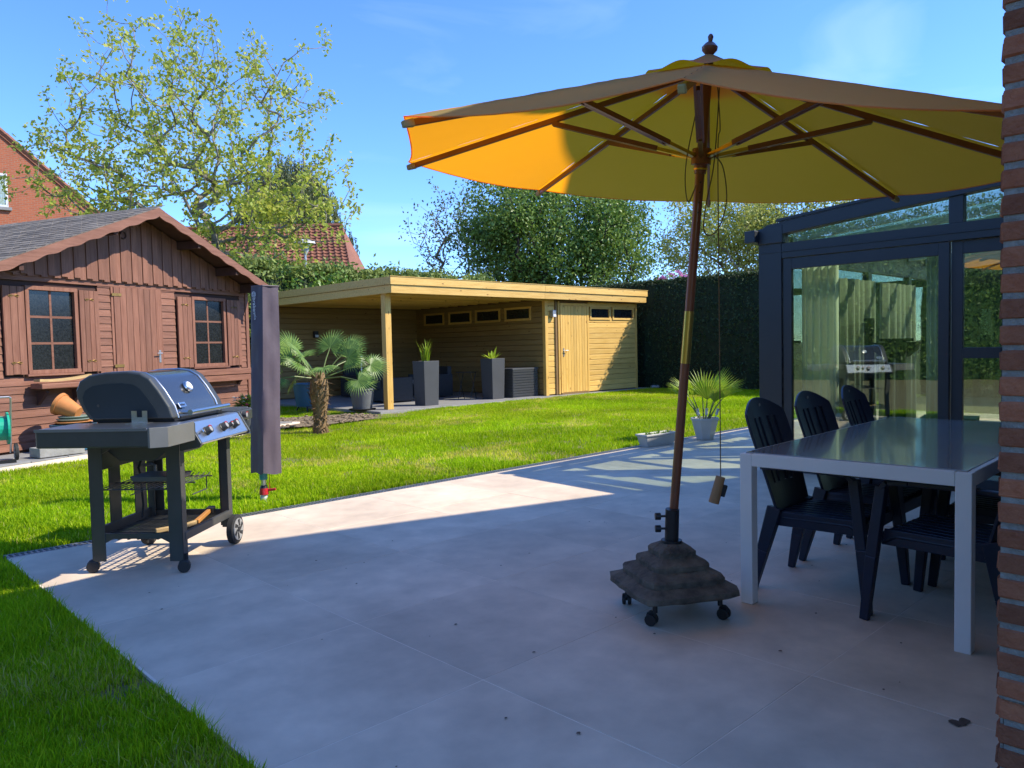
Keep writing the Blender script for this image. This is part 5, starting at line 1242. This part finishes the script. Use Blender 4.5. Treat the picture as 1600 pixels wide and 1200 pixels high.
# ------------------------------------------------------------------ conservatory
def conservatory():
    t = thing('conservatory', 'dark anthracite framed glass conservatory with sloping glass roof', 'conservatory', (0, 0, 0))
    CX, CX2, CY, CH = 7.15, 13.3, 3.85, .54; ZB = 2.10
    def rz(y): return 2.31+(CY-y)*.088       # underside of the roof frame
    MB().box(CX+.02, CX2, CH, CY-.02, .001, .012).build('floor', m_floorin, t)
    # posts and beams of the near side (plane x = CX)
    MB().box(CX, CX+.12, CY-.24, CY, 0, ZB+.22).build('corner_post', m_anth, t, bevel=.004)
    MB().box(CX, CX+.12, CH, CH+.12, 0, 2.6).build('wall_post', m_anth, t, bevel=.004)
    MB().box(CX+.004, CX+.11, CH+.12, CY-.24, ZB, ZB+.145).build('head_beam', m_anth, t, bevel=.003)
    MB().box(CX-.006, CX+.004, CH+.12, CY-.02, ZB+.06, ZB+.07).build('beam_groove', m_anth, t)
    prof = [(CH, rz(CH)), (CY+.02, rz(CY)), (CY+.02, rz(CY)+.05), (CY-.1, rz(CY)+.125), (CH, rz(CH)+.125)]
    MB().prism(prof, 'x', CX-.015, CX+.105).build('gable_rafter', m_anth, t, bevel=.003)
    prof = [(CH, rz(CH)+.128), (CY-.2, rz(CY-.2)+.128), (CY-.2, rz(CY-.2)+.152), (CH, rz(CH)+.152)]
    MB().prism(prof, 'x', CX-.03, CX+.06).build('roof_edge', m_anth, t)
    for y in (2.02, .62+.6): MB().box(CX+.006, CX+.10, y, y+.11, ZB+.145, rz(y+.05)+.02).build('gable_mullion', m_anth, t, bevel=.003)
    def pane(prof, x, nm='pane', mt=None): return MB().prism(prof, 'x', x, x+.006).build(nm, mt or m_fglass, t)
    for ya, yb in ((2.13, CY-.26), (1.33, 2.02), (CH+.12, 1.22)):
        pane([(ya, ZB+.145), (yb, ZB+.145), (yb, rz(yb)), (ya, rz(ya))], CX+.05, 'gable_pane')
    # sliding leaf, then the narrower two-part panels
    def leaf(y0, y1, z0, z1, fw_, dx, nm, mid=None):
        lf = thing_part(nm, t); mb = MB()
        mb.box(CX+dx, CX+dx+.05, y0, y0+fw_, z0, z1); mb.box(CX+dx, CX+dx+.05, y1-fw_, y1, z0, z1)
        mb.box(CX+dx+.001, CX+dx+.049, y0+fw_, y1-fw_, z0, z0+fw_); mb.box(CX+dx+.001, CX+dx+.049, y0+fw_, y1-fw_, z1-fw_*1.25, z1)
        if mid: mb.box(CX+dx-.004, CX+dx+.054, y0+fw_, y1-fw_, mid-.045, mid+.045)
        mb.build('leaf_frame', m_anth, lf, bevel=.003)
        if mid:
            MB().box(CX+dx+.02, CX+dx+.026, y0+fw_, y1-fw_, z0+fw_, mid-.045).build('pane', m_fglass, lf); MB().box(CX+dx+.02, CX+dx+.026, y0+fw_, y1-fw_, mid+.045, z1-fw_*1.25).build('pane', m_fglass, lf)
        else: MB().box(CX+dx+.02, CX+dx+.026, y0+fw_, y1-fw_, z0+fw_, z1-fw_*1.25).build('pane', m_fglass, lf)
    leaf(2.125, CY-.25, .02, ZB-.005, .085, .015, 'sliding_door')
    leaf(1.66, 2.115, .02, ZB-.005, .085, .045, 'side_window', 1.16)
    leaf(1.19, 1.655, .02, ZB-.005, .085, .015, 'side_window', 1.16); leaf(CH+.12, 1.185, .02, ZB-.005, .085, .045, 'side_window', 1.16)
    # gutter side
    MB().box(CX-.10, CX2+.1, CY-.015, CY+.10, ZB+.17, ZB+.29).build('gutter', m_anth, t, bevel=.008)
    MB().prism([(CY-.26, ZB+.15), (CY+.0, ZB+.15), (CY+.0, ZB+.30), (CY-.26, ZB+.33)], 'x', CX-.02, CX+.11).build('gutter_end', m_anth, t, bevel=.006)
    MB().box(CX+.12, CX2, CY-.10, CY-.02, ZB, ZB+.17).build('eave_beam', m_anth, t)
    for x in (8.35, 9.70, 11.05, 12.3): MB().box(x-.05, x+.05, CY-.10, CY-.02, .0, ZB).build('eave_post', m_anth, t)
    MB().box(CX2-.1, CX2, CY-.12, CY, 0, 2.35).build('eave_post', m_anth, t); MB().box(CX2-.1, CX2, CH, CH+.1, 0, 2.6).build('eave_post', m_anth, t)
    xs = [CX+.12, 8.30, 8.40, 9.65, 9.75, 11.0, 11.1, 12.25, 12.35, CX2-.1]
    for k in range(0, 10, 2):
        MB().box(xs[k], xs[k+1], CY-.09, CY-.03, .0, .08).build('bottom_rail', m_anth, t); MB().box(xs[k], xs[k+1], CY-.063, CY-.057, .08, ZB).build('eave_pane', m_glass, t)
    # far end wall
    MB().box(CX2-.06, CX2-.054, CH+.1, CY-.12, .05, ZB).build('end_pane', m_glass, t); MB().box(CX2-.1, CX2, CH+.1, CY-.12, ZB, ZB+.12).build('end_beam', m_anth, t)
    for y in (1.7, 2.8): MB().box(CX2-.1, CX2, y, y+.09, 0, ZB).build('end_post', m_anth, t)
    MB().prism([(CH, ZB+.12), (CY-.1, ZB+.12), (CY-.1, rz(CY)), (CH, rz(CH))], 'x', CX2-.06, CX2-.05).build('end_pane', m_glass, t)
    # roof: glazing bars and panes
    n = 9; dx = (CX2-CX-.1)/n
    for k in range(1, n+1):
        x = CX+.05+k*dx; MB().prism([(CH, rz(CH)+.02), (CY-.02, rz(CY)+.02), (CY-.02, rz(CY)+.10), (CH, rz(CH)+.10)], 'x', x-.03, x+.03).build('roof_bar', m_whitebar, t)
    for k in range(n):
        x = CX+.05+k*dx; MB().prism([(CH, rz(CH)+.07), (CY-.02, rz(CY)+.07), (CY-.02, rz(CY)+.082), (CH, rz(CH)+.082)], 'x', x+.032, x+dx-.032).build('roof_pane', m_rglass, t)
    MB().prism([(CH-.01, 2.55), (CH+.06, 2.55), (CH+.06, 2.80), (CH-.01, 2.85)], 'x', CX, CX2).build('wall_plate', m_anth, t)
m_whitebar = M('white_bar', (.55, .55, .53), rough=.5)
conservatory()
def curtain(a, b, z0, z1, waves, amp, label, mt=None):
    a = Vector((*a, 0)); b = Vector((*b, 0)); d = b-a; nrm = Vector((-d.y, d.x, 0)).normalized(); N = waves*10; V = []
    for i in range(N+1):
        u = i/N; p = a+d*u
        for j, z in enumerate((z0, z0+(z1-z0)*.5, z1)):
            q = p+nrm*(amp*math.sin(u*waves*2*PI)*(1.15-.3*j/2)+.01*math.sin(u*13)); V.append((q.x, q.y, z))
    F = [(i*3+j, i*3+3+j, i*3+4+j, i*3+1+j) for i in range(N) for j in range(2)]
    o = MB().add(V, F).build('curtain', mt or m_curtain, None, smooth=False)
    for p in o.data.polygons: p.use_smooth = True
    s = o.modifiers.new('thick', 'SOLIDIFY'); s.thickness = .003
    tag(o, label, 'curtain', 'pale curtains inside the conservatory')
curtain((7.36, 3.50), (7.36, 3.14), .03, 2.02, 5, .035, 'pale curtain gathered by the left edge of the sliding door', m_voile)
curtain((8.62, 3.66), (9.55, 3.66), .06, 1.98, 6, .05, 'pale curtain behind the hammock stand, left of two on the lawn side')
curtain((9.85, 3.66), (10.9, 3.66), .06, 1.98, 6, .05, 'pale curtain right of the middle post on the lawn side of the conservatory')
curtain((7.42, 2.38), (7.42, 2.18), .05, 2.02, 4, .03, 'thin pale curtain at the right edge of the sliding door', m_voile)
curtain((9.2, 1.95), (9.3, 1.25), .55, 2.0, 6, .04, 'cream curtain seen through the narrow two-part window', m_voile)
ct = thing('cat_tree', 'dark cat tree with a hanging bowl between posts inside the conservatory', 'cat tree', (8.55, 3.05, .012), .5)
for x, y, h in ((-.34, 0, 1.25), (.34, 0, 1.25), (0, .25, 1.5)): MB().tube([(x, y, .04), (x, y, h)], .05, 12).build('post', m_dkfab, ct, smooth=True)
MB().box(-.5, .5, -.3, .45, 0, .045).build('base', m_dkfab, ct, bevel=.01); MB().box(-.42, -.26, -.1, .1, 1.25, 1.28).build('perch', m_dkfab, ct); MB().box(.26, .42, -.1, .1, 1.25, 1.28).build('perch', m_dkfab, ct)
MB().lathe([(.02, -.17), (.14, -.15), (.22, -.08), (.25, 0), (.24, 0), (.2, -.07), (.12, -.13), (.02, -.15)], 20, c=(0, 0, 1.24)).build('bowl', m_dkfab, ct, smooth=True)
sf = thing('side_table', 'small side table under a fringed checked cloth inside the conservatory', 'side table', (8.3, 2.45, .012), .2)
MB().box(-.30, .30, -.22, .22, .46, .49).build('top', m_woodlt, sf)
for x in (-.26, .26):
    for y in (-.18, .18): MB().box(x-.02, x+.02, y-.02, y+.02, 0, .46).build('leg', m_woodlt, sf)
MB().prism([(-.235, .25), (-.24, .50), (.24, .50), (.235, .25), (.23, .25), (.23, .492), (-.23, .492), (-.23, .25)], 'x', -.2, .2).build('cloth', m_plaid, sf)

# ------------------------------------------------------------------ trees and hedges
def leaf_mesh(name, C, size, mat, droop=0., aspect=.55):
    """rhombic leaves at points C (n,3); random poses; per-leaf random tint"""
    n = len(C); d = rng.normal(size=(n, 3)); d[:, 2] -= droop; d /= np.linalg.norm(d, axis=1)[:, None]
    e = rng.normal(size=(n, 3)); e -= d*(e*d).sum(1)[:, None]; e /= np.linalg.norm(e, axis=1)[:, None]
    s = size*rng.uniform(.6, 1.3, n)[:, None]
    V = np.stack([C-d*s*.5, C+e*s*aspect*.5, C+d*s*.5, C-e*s*aspect*.5], 1).reshape(-1, 3)
    F = np.arange(n)[:, None]*4+np.arange(4)
    return npmesh(name, V, F, mat, rng.random(n))
def tree(name, label, base, top_h, tips, lmat, bmat, lsize, per, spread, r_tip=.008, droop=0., cat='tree', group=None, curv=.06, min_r=0., fork=None, reach=1., rmax=.4):
    t = thing(name, label, cat, base, 0, group); base = Vector(base)
    nodes = [np.array(base)]; par = [-1]; n0 = 5
    for k in range(1, n0+1):
        nodes.append(np.array(base)+np.array([rr(-.06, .06)*k*.3, rr(-.06, .06)*k*.3, top_h*k/n0])); par.append(k-1)
    forkp = np.array(nodes[-1]); order = np.argsort(((tips-forkp)**2).sum(1)); depth = [0]*(n0+1)
    for i in order:
        p = tips[i]; N = np.array(nodes); dv = p-N; dist = np.linalg.norm(dv, axis=1)
        rad = np.linalg.norm(N-forkp, axis=1); rp_ = np.linalg.norm(p-forkp)
        cost = dist + .55*np.maximum(0, rad-rp_*.9)+ (N[:, 2] > p[2]+.4)*1.2*reach; cost[:n0-1] += 50
        j = int(np.argmin(cost)); q = N[j]; m = q*.5+p*.5+rng.normal(size=3)*dist[j]*curv+np.array([0, 0, -.05*dist[j]])
        nodes.append(m); par.append(j); nodes.append(p); par.append(len(nodes)-2)
    n = len(nodes); cntd = np.ones(n)
    for i in range(n-1, 0, -1): cntd[par[i]] += cntd[i]
    rad = np.minimum(np.maximum(r_tip*np.sqrt(cntd), min_r), rmax); b0 = np.array(base)
    V = []; F = []; sg = 5
    for i in range(1, n):
        a = Vector(nodes[par[i]]-b0); b = Vector(nodes[i]-b0); d = b-a
        if d.length < 1e-4: continue
        d.normalize(); u = d.cross(Vector((.3, .2, .93))).normalized(); v = d.cross(u); o = len(V)
        ra = rad[par[i]] if par[i] < n0 else min(rad[par[i]], rad[i]*1.35)
        for p_, r_ in ((a, ra), (b, rad[i])):
            for k in range(sg): an = 2*PI*k/sg; V.append(p_+(u*math.cos(an)+v*math.sin(an))*r_)
        F += [(o+k, o+(k+1) % sg, o+sg+(k+1) % sg, o+sg+k) for k in range(sg)]
    MB().add(V, F).build('trunk', bmat, t)
    C = np.repeat(tips-b0, per, 0); C = C+rng.normal(size=C.shape)*spread
    ok = rng.random(len(C)) < .9; link('crown', leaf_mesh('crown', C[ok], lsize, lmat, droop), t)
    return t
def ellip(c, r, n, shell=.35, zmin=None, lump=0., seed=0):
    g = np.random.default_rng(seed); P = []
    while len(P) < n:
        v = g.normal(size=3); v /= np.linalg.norm(v); q = g.random()**(shell); p = np.array(v)*q
        if lump:
            a = 1+lump*(math.sin(5*v[0]+2*v[1]+seed)+math.sin(6*v[2]-3*v[0])+math.sin(7*v[1]+4*v[2]))/3; p = p*a
        w_ = np.array(c)+CRn*p[0]*r[0]+CFn*p[1]*r[1]+np.array([0, 0, 1])*p[2]*r[2]
        if zmin is not None and w_[2] < zmin: continue
        P.append(w_)
    return np.array(P)
CRn = np.array([CR.x, CR.y, 0]); CRn /= np.linalg.norm(CRn); CFn = np.array([CF.x, CF.y, 0]); CFn /= np.linalg.norm(CFn)
def zat(py, px, depth): return CAM_H+(541.3-.0218*(px-800)-py)/1200.24*depth
# the open spring tree behind the shed
b = at(318, 24.); tips = np.concatenate([ellip((*at(312, 24.).xy, zat(235, 312, 24)), (4.7, 3.4, 4.5), 640, .42, zat(452, 312, 24), .25, 3), ellip((*at(440, 23.).xy, zat(330, 440, 23)), (2.0, 2., 2.0), 120, .5, None, .2, 5), ellip((*at(170, 23.).xy, zat(280, 170, 23)), (2.2, 2., 1.9), 90, .5, None, .2, 6)])
tree('spring_tree', 'tall open tree with sparse fresh yellow-green leaves behind the brown shed', (b.x, b.y, -.1), 4.0, tips, m_leaf_plane, m_bark, .15, 24, .12, .0054, curv=.04, min_r=.007, rmax=.17)
b = at(872, 31.); tips = np.concatenate([ellip((*at(872, 31.).xy, zat(385, 872, 31)), (3.75, 3., 2.9), 420, .33, 2.2, .22, 9), ellip((*at(800, 30.).xy, zat(350, 800, 30)), (2.2, 2., 2.2), 160, .4, None, .25, 10), ellip((*at(945, 31.).xy, zat(370, 945, 31)), (2.0, 2., 2.1), 140, .4, None, .25, 12)])
tree('leafy_tree', 'dense dark green broadleaf tree behind the pavilion under the parasol edge', (b.x, b.y, -.1), 1.8, tips, m_leaf_dark, m_barkd, .135, 100, .26, .009)
b = at(705, 32.); tips = ellip((*at(705, 32.).xy, zat(365, 705, 32)), (1.9, 1.6, 2.4), 150, .45, 2.5, .2, 14)
tree('thin_tree', 'thin grey-green half bare tree left of the dense dark tree', (b.x, b.y, -.1), 2.2, tips, m_leaf_willow, m_bark, .13, 13, .18, .0052, min_r=.006, rmax=.12, curv=.05)
b = at(1135, 33.); tips = np.concatenate([ellip((*at(1135, 33.).xy, zat(370, 1135, 33)), (3.0, 2.4, 2.6), 330, .45, 2.4, .25, 17), ellip((*at(1210, 32.).xy, zat(355, 1210, 32)), (1.9, 1.6, 1.9), 110, .5, None, .2, 18), ellip((*at(1300, 32.).xy, zat(320, 1300, 32)), (1.6, 1.5, 1.5), 50, .5, None, .2, 19)])
tree('light_tree', 'light airy yellow-green tree behind the hedge right of the parasol pole', (b.x, b.y, -.1), 2.0, tips, m_leaf_birch, m_bark, .13, 66, .24, .0050, min_r=.006, rmax=.16, curv=.05)
b = at(1052, 28.); tips = ellip((*at(1052, 28.).xy, zat(400, 1052, 28)), (1.2, 1.2, .8), 60, .4, None, .2, 20)
# weeping willow: hanging strands
def willow(px, depth, w_, ztop, zlow, n, label, seed):
    b = at(px, depth); t = thing('weeping_willow', label, 'tree', (b.x, b.y, 0), 0, 'weeping willows behind the tiled house'); g = np.random.default_rng(seed); C = []; st = MB()
    MB().tube([(0, 0, 0), (.1, 0, ztop*.5), (0, .1, ztop*.85)], [.4, .28, .1], 8).build('trunk', m_barkd, t)
    for k in range(n):
        a = g.uniform(0, 2*PI); q = math.sqrt(g.random()); x = math.cos(a)*q*w_; y = math.sin(a)*q*w_*.8; zt = ztop*(1-.22*q*q)+g.normal()*.35; zl = max(zlow, zt-g.uniform(1.5, 4.5)); L_ = zt-zl
        if L_ <= .3: continue
        m = int(L_*26); u = np.linspace(0, 1, m); C.append(np.stack([x+g.normal(size=m)*.06+.2*u*math.cos(a), y+g.normal(size=m)*.06, zt-u*L_+g.normal(size=m)*.04], 1))
        if k % 3 == 0: st.tube([(x*.6, y*.6, zt-.2), (x, y, zt), (x+.2*math.cos(a), y, zl)], .012, 3)
    st.build('strands', m_barkd, t); link('crown', leaf_mesh('crown', np.concatenate(C), .22, m_leaf_willow, 2.5, .3), t)
willow(462, 46, 3.1, zat(258, 462, 46), 3.0, 420, 'tall weeping willow behind the tiled roof', 31); willow(543, 48, 1.0, zat(356, 543, 48), 2.5, 110, 'small weeping willow right of the tiled roof', 32)
# shrubs
def shrub(name, label, c, r, n, mat, size, zmin=0., per=60, spread=.16, seed=1, cat='shrub', bm=None):
    t = thing(name, label, cat, (c[0], c[1], 0)); tips = ellip(c, r, n, .3, zmin, .2, seed); b0 = np.array([c[0], c[1], 0]); st = MB()
    for p in tips[::3]: st.tube([(rr(-.2, .2), rr(-.2, .2), 0), tuple((p-b0)*np.array([.6, .6, .6])), tuple(p-b0)], .014, 4)
    st.build('stems', bm or m_barkd, t); C = np.repeat(tips-b0, per, 0)+rng.normal(size=(n*per, 3))*spread
    link('crown', leaf_mesh('crown', C, size, mat), t); return t
p = at(432, 22.5); shrub('laurel_bush', 'bright green laurel bush between the shed and the pavilion', (p.x, p.y, 2.5), (2.15, 1.1, 1.55), 230, m_leaf_laurel, .12, .3, 70, .17, 3)
p = at(1052, 25.5); rh = shrub('rhododendron', 'pink flowering rhododendron above the dark hedge', (p.x, p.y, 2.55), (1.25, 1.0, 1.05), 80, m_leaf_laurel, .13, .3, 45, .17, 5)
tips = ellip((p.x+.1, p.y, 2.9), (1.25, .9, .72), 120, .2, 2.4, .1, 8); C = np.repeat(tips-np.array([p.x, p.y, 0]), 26, 0)+rng.normal(size=(120*26, 3))*.055
link('bloom', leaf_mesh('bloom', C, .085, m_pink, 0, .8), rh)
p = at(1165, 27.); shrub('rhododendron', 'dull brownish shrub above the hedge left of the conservatory gutter', (p.x, p.y, 2.4), (1.4, 1., 1.1), 70, m_leaf_birch, .10, .3, 40, .17, 6)
def hedge(name, label, a, b, th, h, mat, n, lsize, rough_top, seed, core=None):
    """clipped hedge from a to b: a lumpy core box and a skin of small sprays"""
    t = thing(name, label, 'hedge', (*a, 0)); a = np.array([*a, 0.]); b = np.array([*b, 0.]); L_ = np.linalg.norm(b-a); d = (b-a)/L_; nn = np.array([-d[1], d[0], 0.])
    N = int(L_/.25)+1; V = []; F = []
    prof = [(-th/2+.08, 0), (-th/2+.05, h*.5), (-th/2+.1, h-.12), (th/2-.1, h-.12), (th/2-.05, h*.5), (th/2-.08, 0)]
    for i in range(N+1):
        for x, z in prof: q = d*(L_*i/N)+nn*(x+rr(-.04, .04)); V.append((q[0], q[1], z+(rr(-.05, .05) if z else -.1)))
    for i in range(N):
        for k in range(5): F.append((i*6+k, i*6+6+k, i*6+7+k, i*6+k+1))
    F += [tuple(range(5, -1, -1)), tuple(N*6+k for k in range(6))]
    MB().add(V, F).build('core', core or m_hcore, t)
    g = np.random.default_rng(seed); u = g.uniform(0, L_, n); f = g.random(n); side = np.where(f < .40, -1, np.where(f < .62, 1, 0)); z = np.where(side == 0, h-.08+np.abs(g.normal(size=n))*rough_top, g.random(n)**.9*h)
    x = np.where(side == 0, g.uniform(-th/2, th/2, n), side*(th/2-.02)+g.normal(size=n)*.05); lump = vnoise(u, z*1.3, .7, seed)-.5; x = x+np.where(side != 0, side*lump*.16, 0); z = z+np.where(side == 0, (vnoise(u, x, .5, seed+1)-.5)*rough_top*2, 0)
    C = d*u[:, None]+nn*x[:, None]+np.array([0, 0, 1])*z[:, None]; link('foliage', leaf_mesh('foliage', C, lsize, mat, -.6 if rough_top > .1 else 0, .45), t)
m_hcoreg = M('green_core', (.03, .07, .014), rough=.95, var=.5, scale=9)
m_leaf_far = M('leaf_tall_hedge', (.06, .13, .02), rough=.5, var=.3, scale=.6, attr=(.16, .24, .05), trans=.3)
m_hcore = M('hedge_core', (.012, .025, .008), rough=.95, var=.5, scale=9)
hedge('clipped_hedge', 'tall dark clipped conifer hedge between pavilion and conservatory', (19.2, 1.5), (19.2, 19.6), 1.3, 3.15, m_leaf_hedge, 90000, .075, .03, 41)
hedge('feathery_hedge', 'loose feathery green hedge rising behind the pavilion roof', (5.4, 20.6), (18.5, 20.6), 1.2, 3.55, m_leaf_hedgetop, 42000, .15, .16, 42)
hedge('boundary_hedge', 'clipped green hedge along the near left side of the garden', (-12., -8.), (-12., 30), 1.6, 4.9, m_leaf_far, 110000, .11, .25, 43, m_hcoreg)
# ------------------------------------------------------------------ neighbours' houses, lamp, wires
NHP = at(8, 31.); q155 = at(155, 1.); q155 = q155*(NHP.y/q155.y); dep155 = q155.x*CF.x+q155.y*CF.y
nh = thing('neighbour_house', 'orange-red brick gabled house behind the shed at the left', 'house', NHP, 0)
za = zat(206, 8, 31.); SLN = (za-zat(333, 155, dep155))/(q155.x-NHP.x); hwid = 6.4; ze = za-hwid*SLN
MB().prism([(-hwid, 0), (hwid, 0), (hwid, ze), (0, za), (-hwid, ze)], 'y', 0, 9).build('wall', m_nbrick, nh)
mb = MB()
for s in (-1, 1): mb.prism([(s*(hwid+.3), ze-.3*SLN), (0, za), (0, za+.16), (s*(hwid+.3), ze-.3*SLN+.16)], 'y', -.06, 9.1)
nr_ = mb.build('roof', m_ntile, nh)
MB().tube([(0, -.09, za+.10), (0, 9, za+.10)], .16, 8).build('ridge_tile', m_ntile, nr_)
for i in range(18):
    s = i/18; MB().tube([(.1+s*(hwid), -.02, za+.13-s*hwid*SLN), (.1+(s+1/18.6)*hwid, -.02, za+.11-(s+1/18.6)*hwid*SLN)], .11, 6).build('verge_tile', m_ntile, nr_)
wn = thing_part('window', nh); q28 = at(28, 1.); x1 = q28.x*NHP.y/q28.y-NHP.x; q28 = at(-2, 1.); x0 = q28.x*NHP.y/q28.y-NHP.x; z1 = zat(273, 12, 31); z0 = zat(325, 12, 31)
mb = MB(); f = .09; mb.box(x0, x1, -.03, .05, z1-f, z1); mb.box(x0, x1, -.03, .05, z0, z0+f); mb.box(x0, x0+f, -.029, .05, z0+f, z1-f); mb.box(x1-f, x1, -.029, .05, z0+f, z1-f); mb.build('frame', m_pvc, wn)
MB().box(x0+f, x1-f, -.012, -.006, z0+f, z1-f).build('pane', m_glass, wn); MB().box(x0-.1, x1+.1, -.12, .0, z0-.12, z0-.001).build('sill', m_slab, wn)
V = []; N = 24
for i in range(N+1): q = x0+f+(x1-x0-2*f)*i/N; V += [(q, -.004+.003*math.sin(i*2.1), z0+f), (q, -.004+.003*math.sin(i*2.1), z1-f)]
MB().add(V, [(2*i, 2*i+2, 2*i+3, 2*i+1) for i in range(N)]).build('net_curtain', m_pvc, wn)
# far tiled house
fh = thing('tiled_house', 'house with a large red pantile roof behind the laurel bush', 'house', at(430, 39.), -yaw)
zr_ = zat(341, 440, 39); zl_ = zat(440, 440, 39); xa, xb, xc = (300-430)/1200*39, (521-430)/1200*39, (557-430)/1200*39
MB().prism([(xa-1.5, 0), (xc-.2, 0), (xc-.2, zl_+.1), (xa-1.5, zl_+.1)], 'y', 0.35, 7.5).build('wall', m_nbrick, fh)
rows, cols_ = 17, 30; V = []; F = []
run = 3.4
for r_ in range(rows):
    for c in range(cols_*3+1):
        u = c/(cols_*3)
        for e in (0, 1):
            v = (r_+e)/rows; z = zl_+(zr_-zl_)*v; y = -.1+run*v; xe = xc+(xb-xc)*v; xs_ = xa-1.6; x = xs_+(xe-xs_)*u
            lift = .05*(1-e)+.035*math.cos(c*2*PI/3); V.append((x, y-lift*.7, z+lift*.7))
    o = r_*(cols_*3+1)*2
    for c in range(cols_*3): k = o+c*2; F.append((k, k+2, k+3, k+1))
pt_ = MB().add(V, F).build('roof', m_ntile, fh); sd_ = pt_.modifiers.new('thick', 'SOLIDIFY'); sd_.thickness = .03
MB().prism([(-.1+run, zr_), (run+3.4, zl_), (run+3.4, zl_-.1), (-.1+run, zr_-.1)], 'x', xa-1.6, xb).build('rear_slope', m_ntile, fh)
V = [(xb, run-.1, zr_), (xc, -.1, zl_), (xc, run+3.3, zl_)]; MB().add(V+[(v[0]-.05, v[1], v[2]-.05) for v in V], [(0, 1, 2), (5, 4, 3), (0, 3, 4, 1), (1, 4, 5, 2), (2, 5, 3, 0)]).build('hip', m_ntile, fh)
MB().tube([(xa-1.6, run-.1, zr_+.04), (xb, run-.1, zr_+.04)], .13, 6).build('ridge_tile', m_ntile, pt_); MB().box(xa-1.5, xc, -.14, -.04, zl_-.14, zl_-.02).build('gutter', m_black, pt_)
lp = at(484, 27.); st = thing('street_lamp', 'white mushroom street lamp in front of the tiled roof', 'street lamp', lp); zt = zat(377, 484, 27)
MB().tube([(0, 0, 0), (0, 0, zt-.45)], [.06, .04], 10).build('pole', m_alu, st, smooth=True); MB().lathe([(.05, -.5), (.09, -.42), (.2, -.2), (.17, -.14)], 18, c=(0, 0, zt)).build('diffuser', m_pvc, st, smooth=True); MB().lathe([(.2, -.15), (.36, -.12), (.34, -.04), (.15, .02), (.02, .03)], 20, c=(0, 0, zt)).build('hood', m_pvc, st, smooth=True)
for k, (py, lab) in enumerate(((416, 'upper thin overhead wire left of the dense tree'), (425, 'lower thin overhead wire left of the dense tree'))):
    a = at(380, 60.); b = at(760, 66.); pts = []
    for i in range(13): u = i/12; q = a.lerp(b, u); pts.append((q.x, q.y, zat(py+4-6*u, 560, 62)-.5*4*u*(1-u)*.6))
    tag(MB().tube(pts, .012, 4).build('overhead_wire', m_black), lab, 'wire', 'overhead wires')
# dirt on the slabs
st_ = blob_sheet('dirt_stain', (2.812, .793), .034, .024, .0035, m_stain, 26, 9, .45)
for _ in range(60):
    x, y = rr(1.3, 5.), rr(.7, 4.8); s = rr(.003, .009); st_.add([(x+s*math.cos(a)*rr(.6, 1.2), y+s*math.sin(a)*rr(.5, 1.), .0035) for a in np.linspace(0, 5.4, 7)], [tuple(range(7))])
tag(st_.build('dirt_specks', m_stain), 'dark specks and one blotch of dirt on the patio slabs', 'dirt', None, 'stuff')
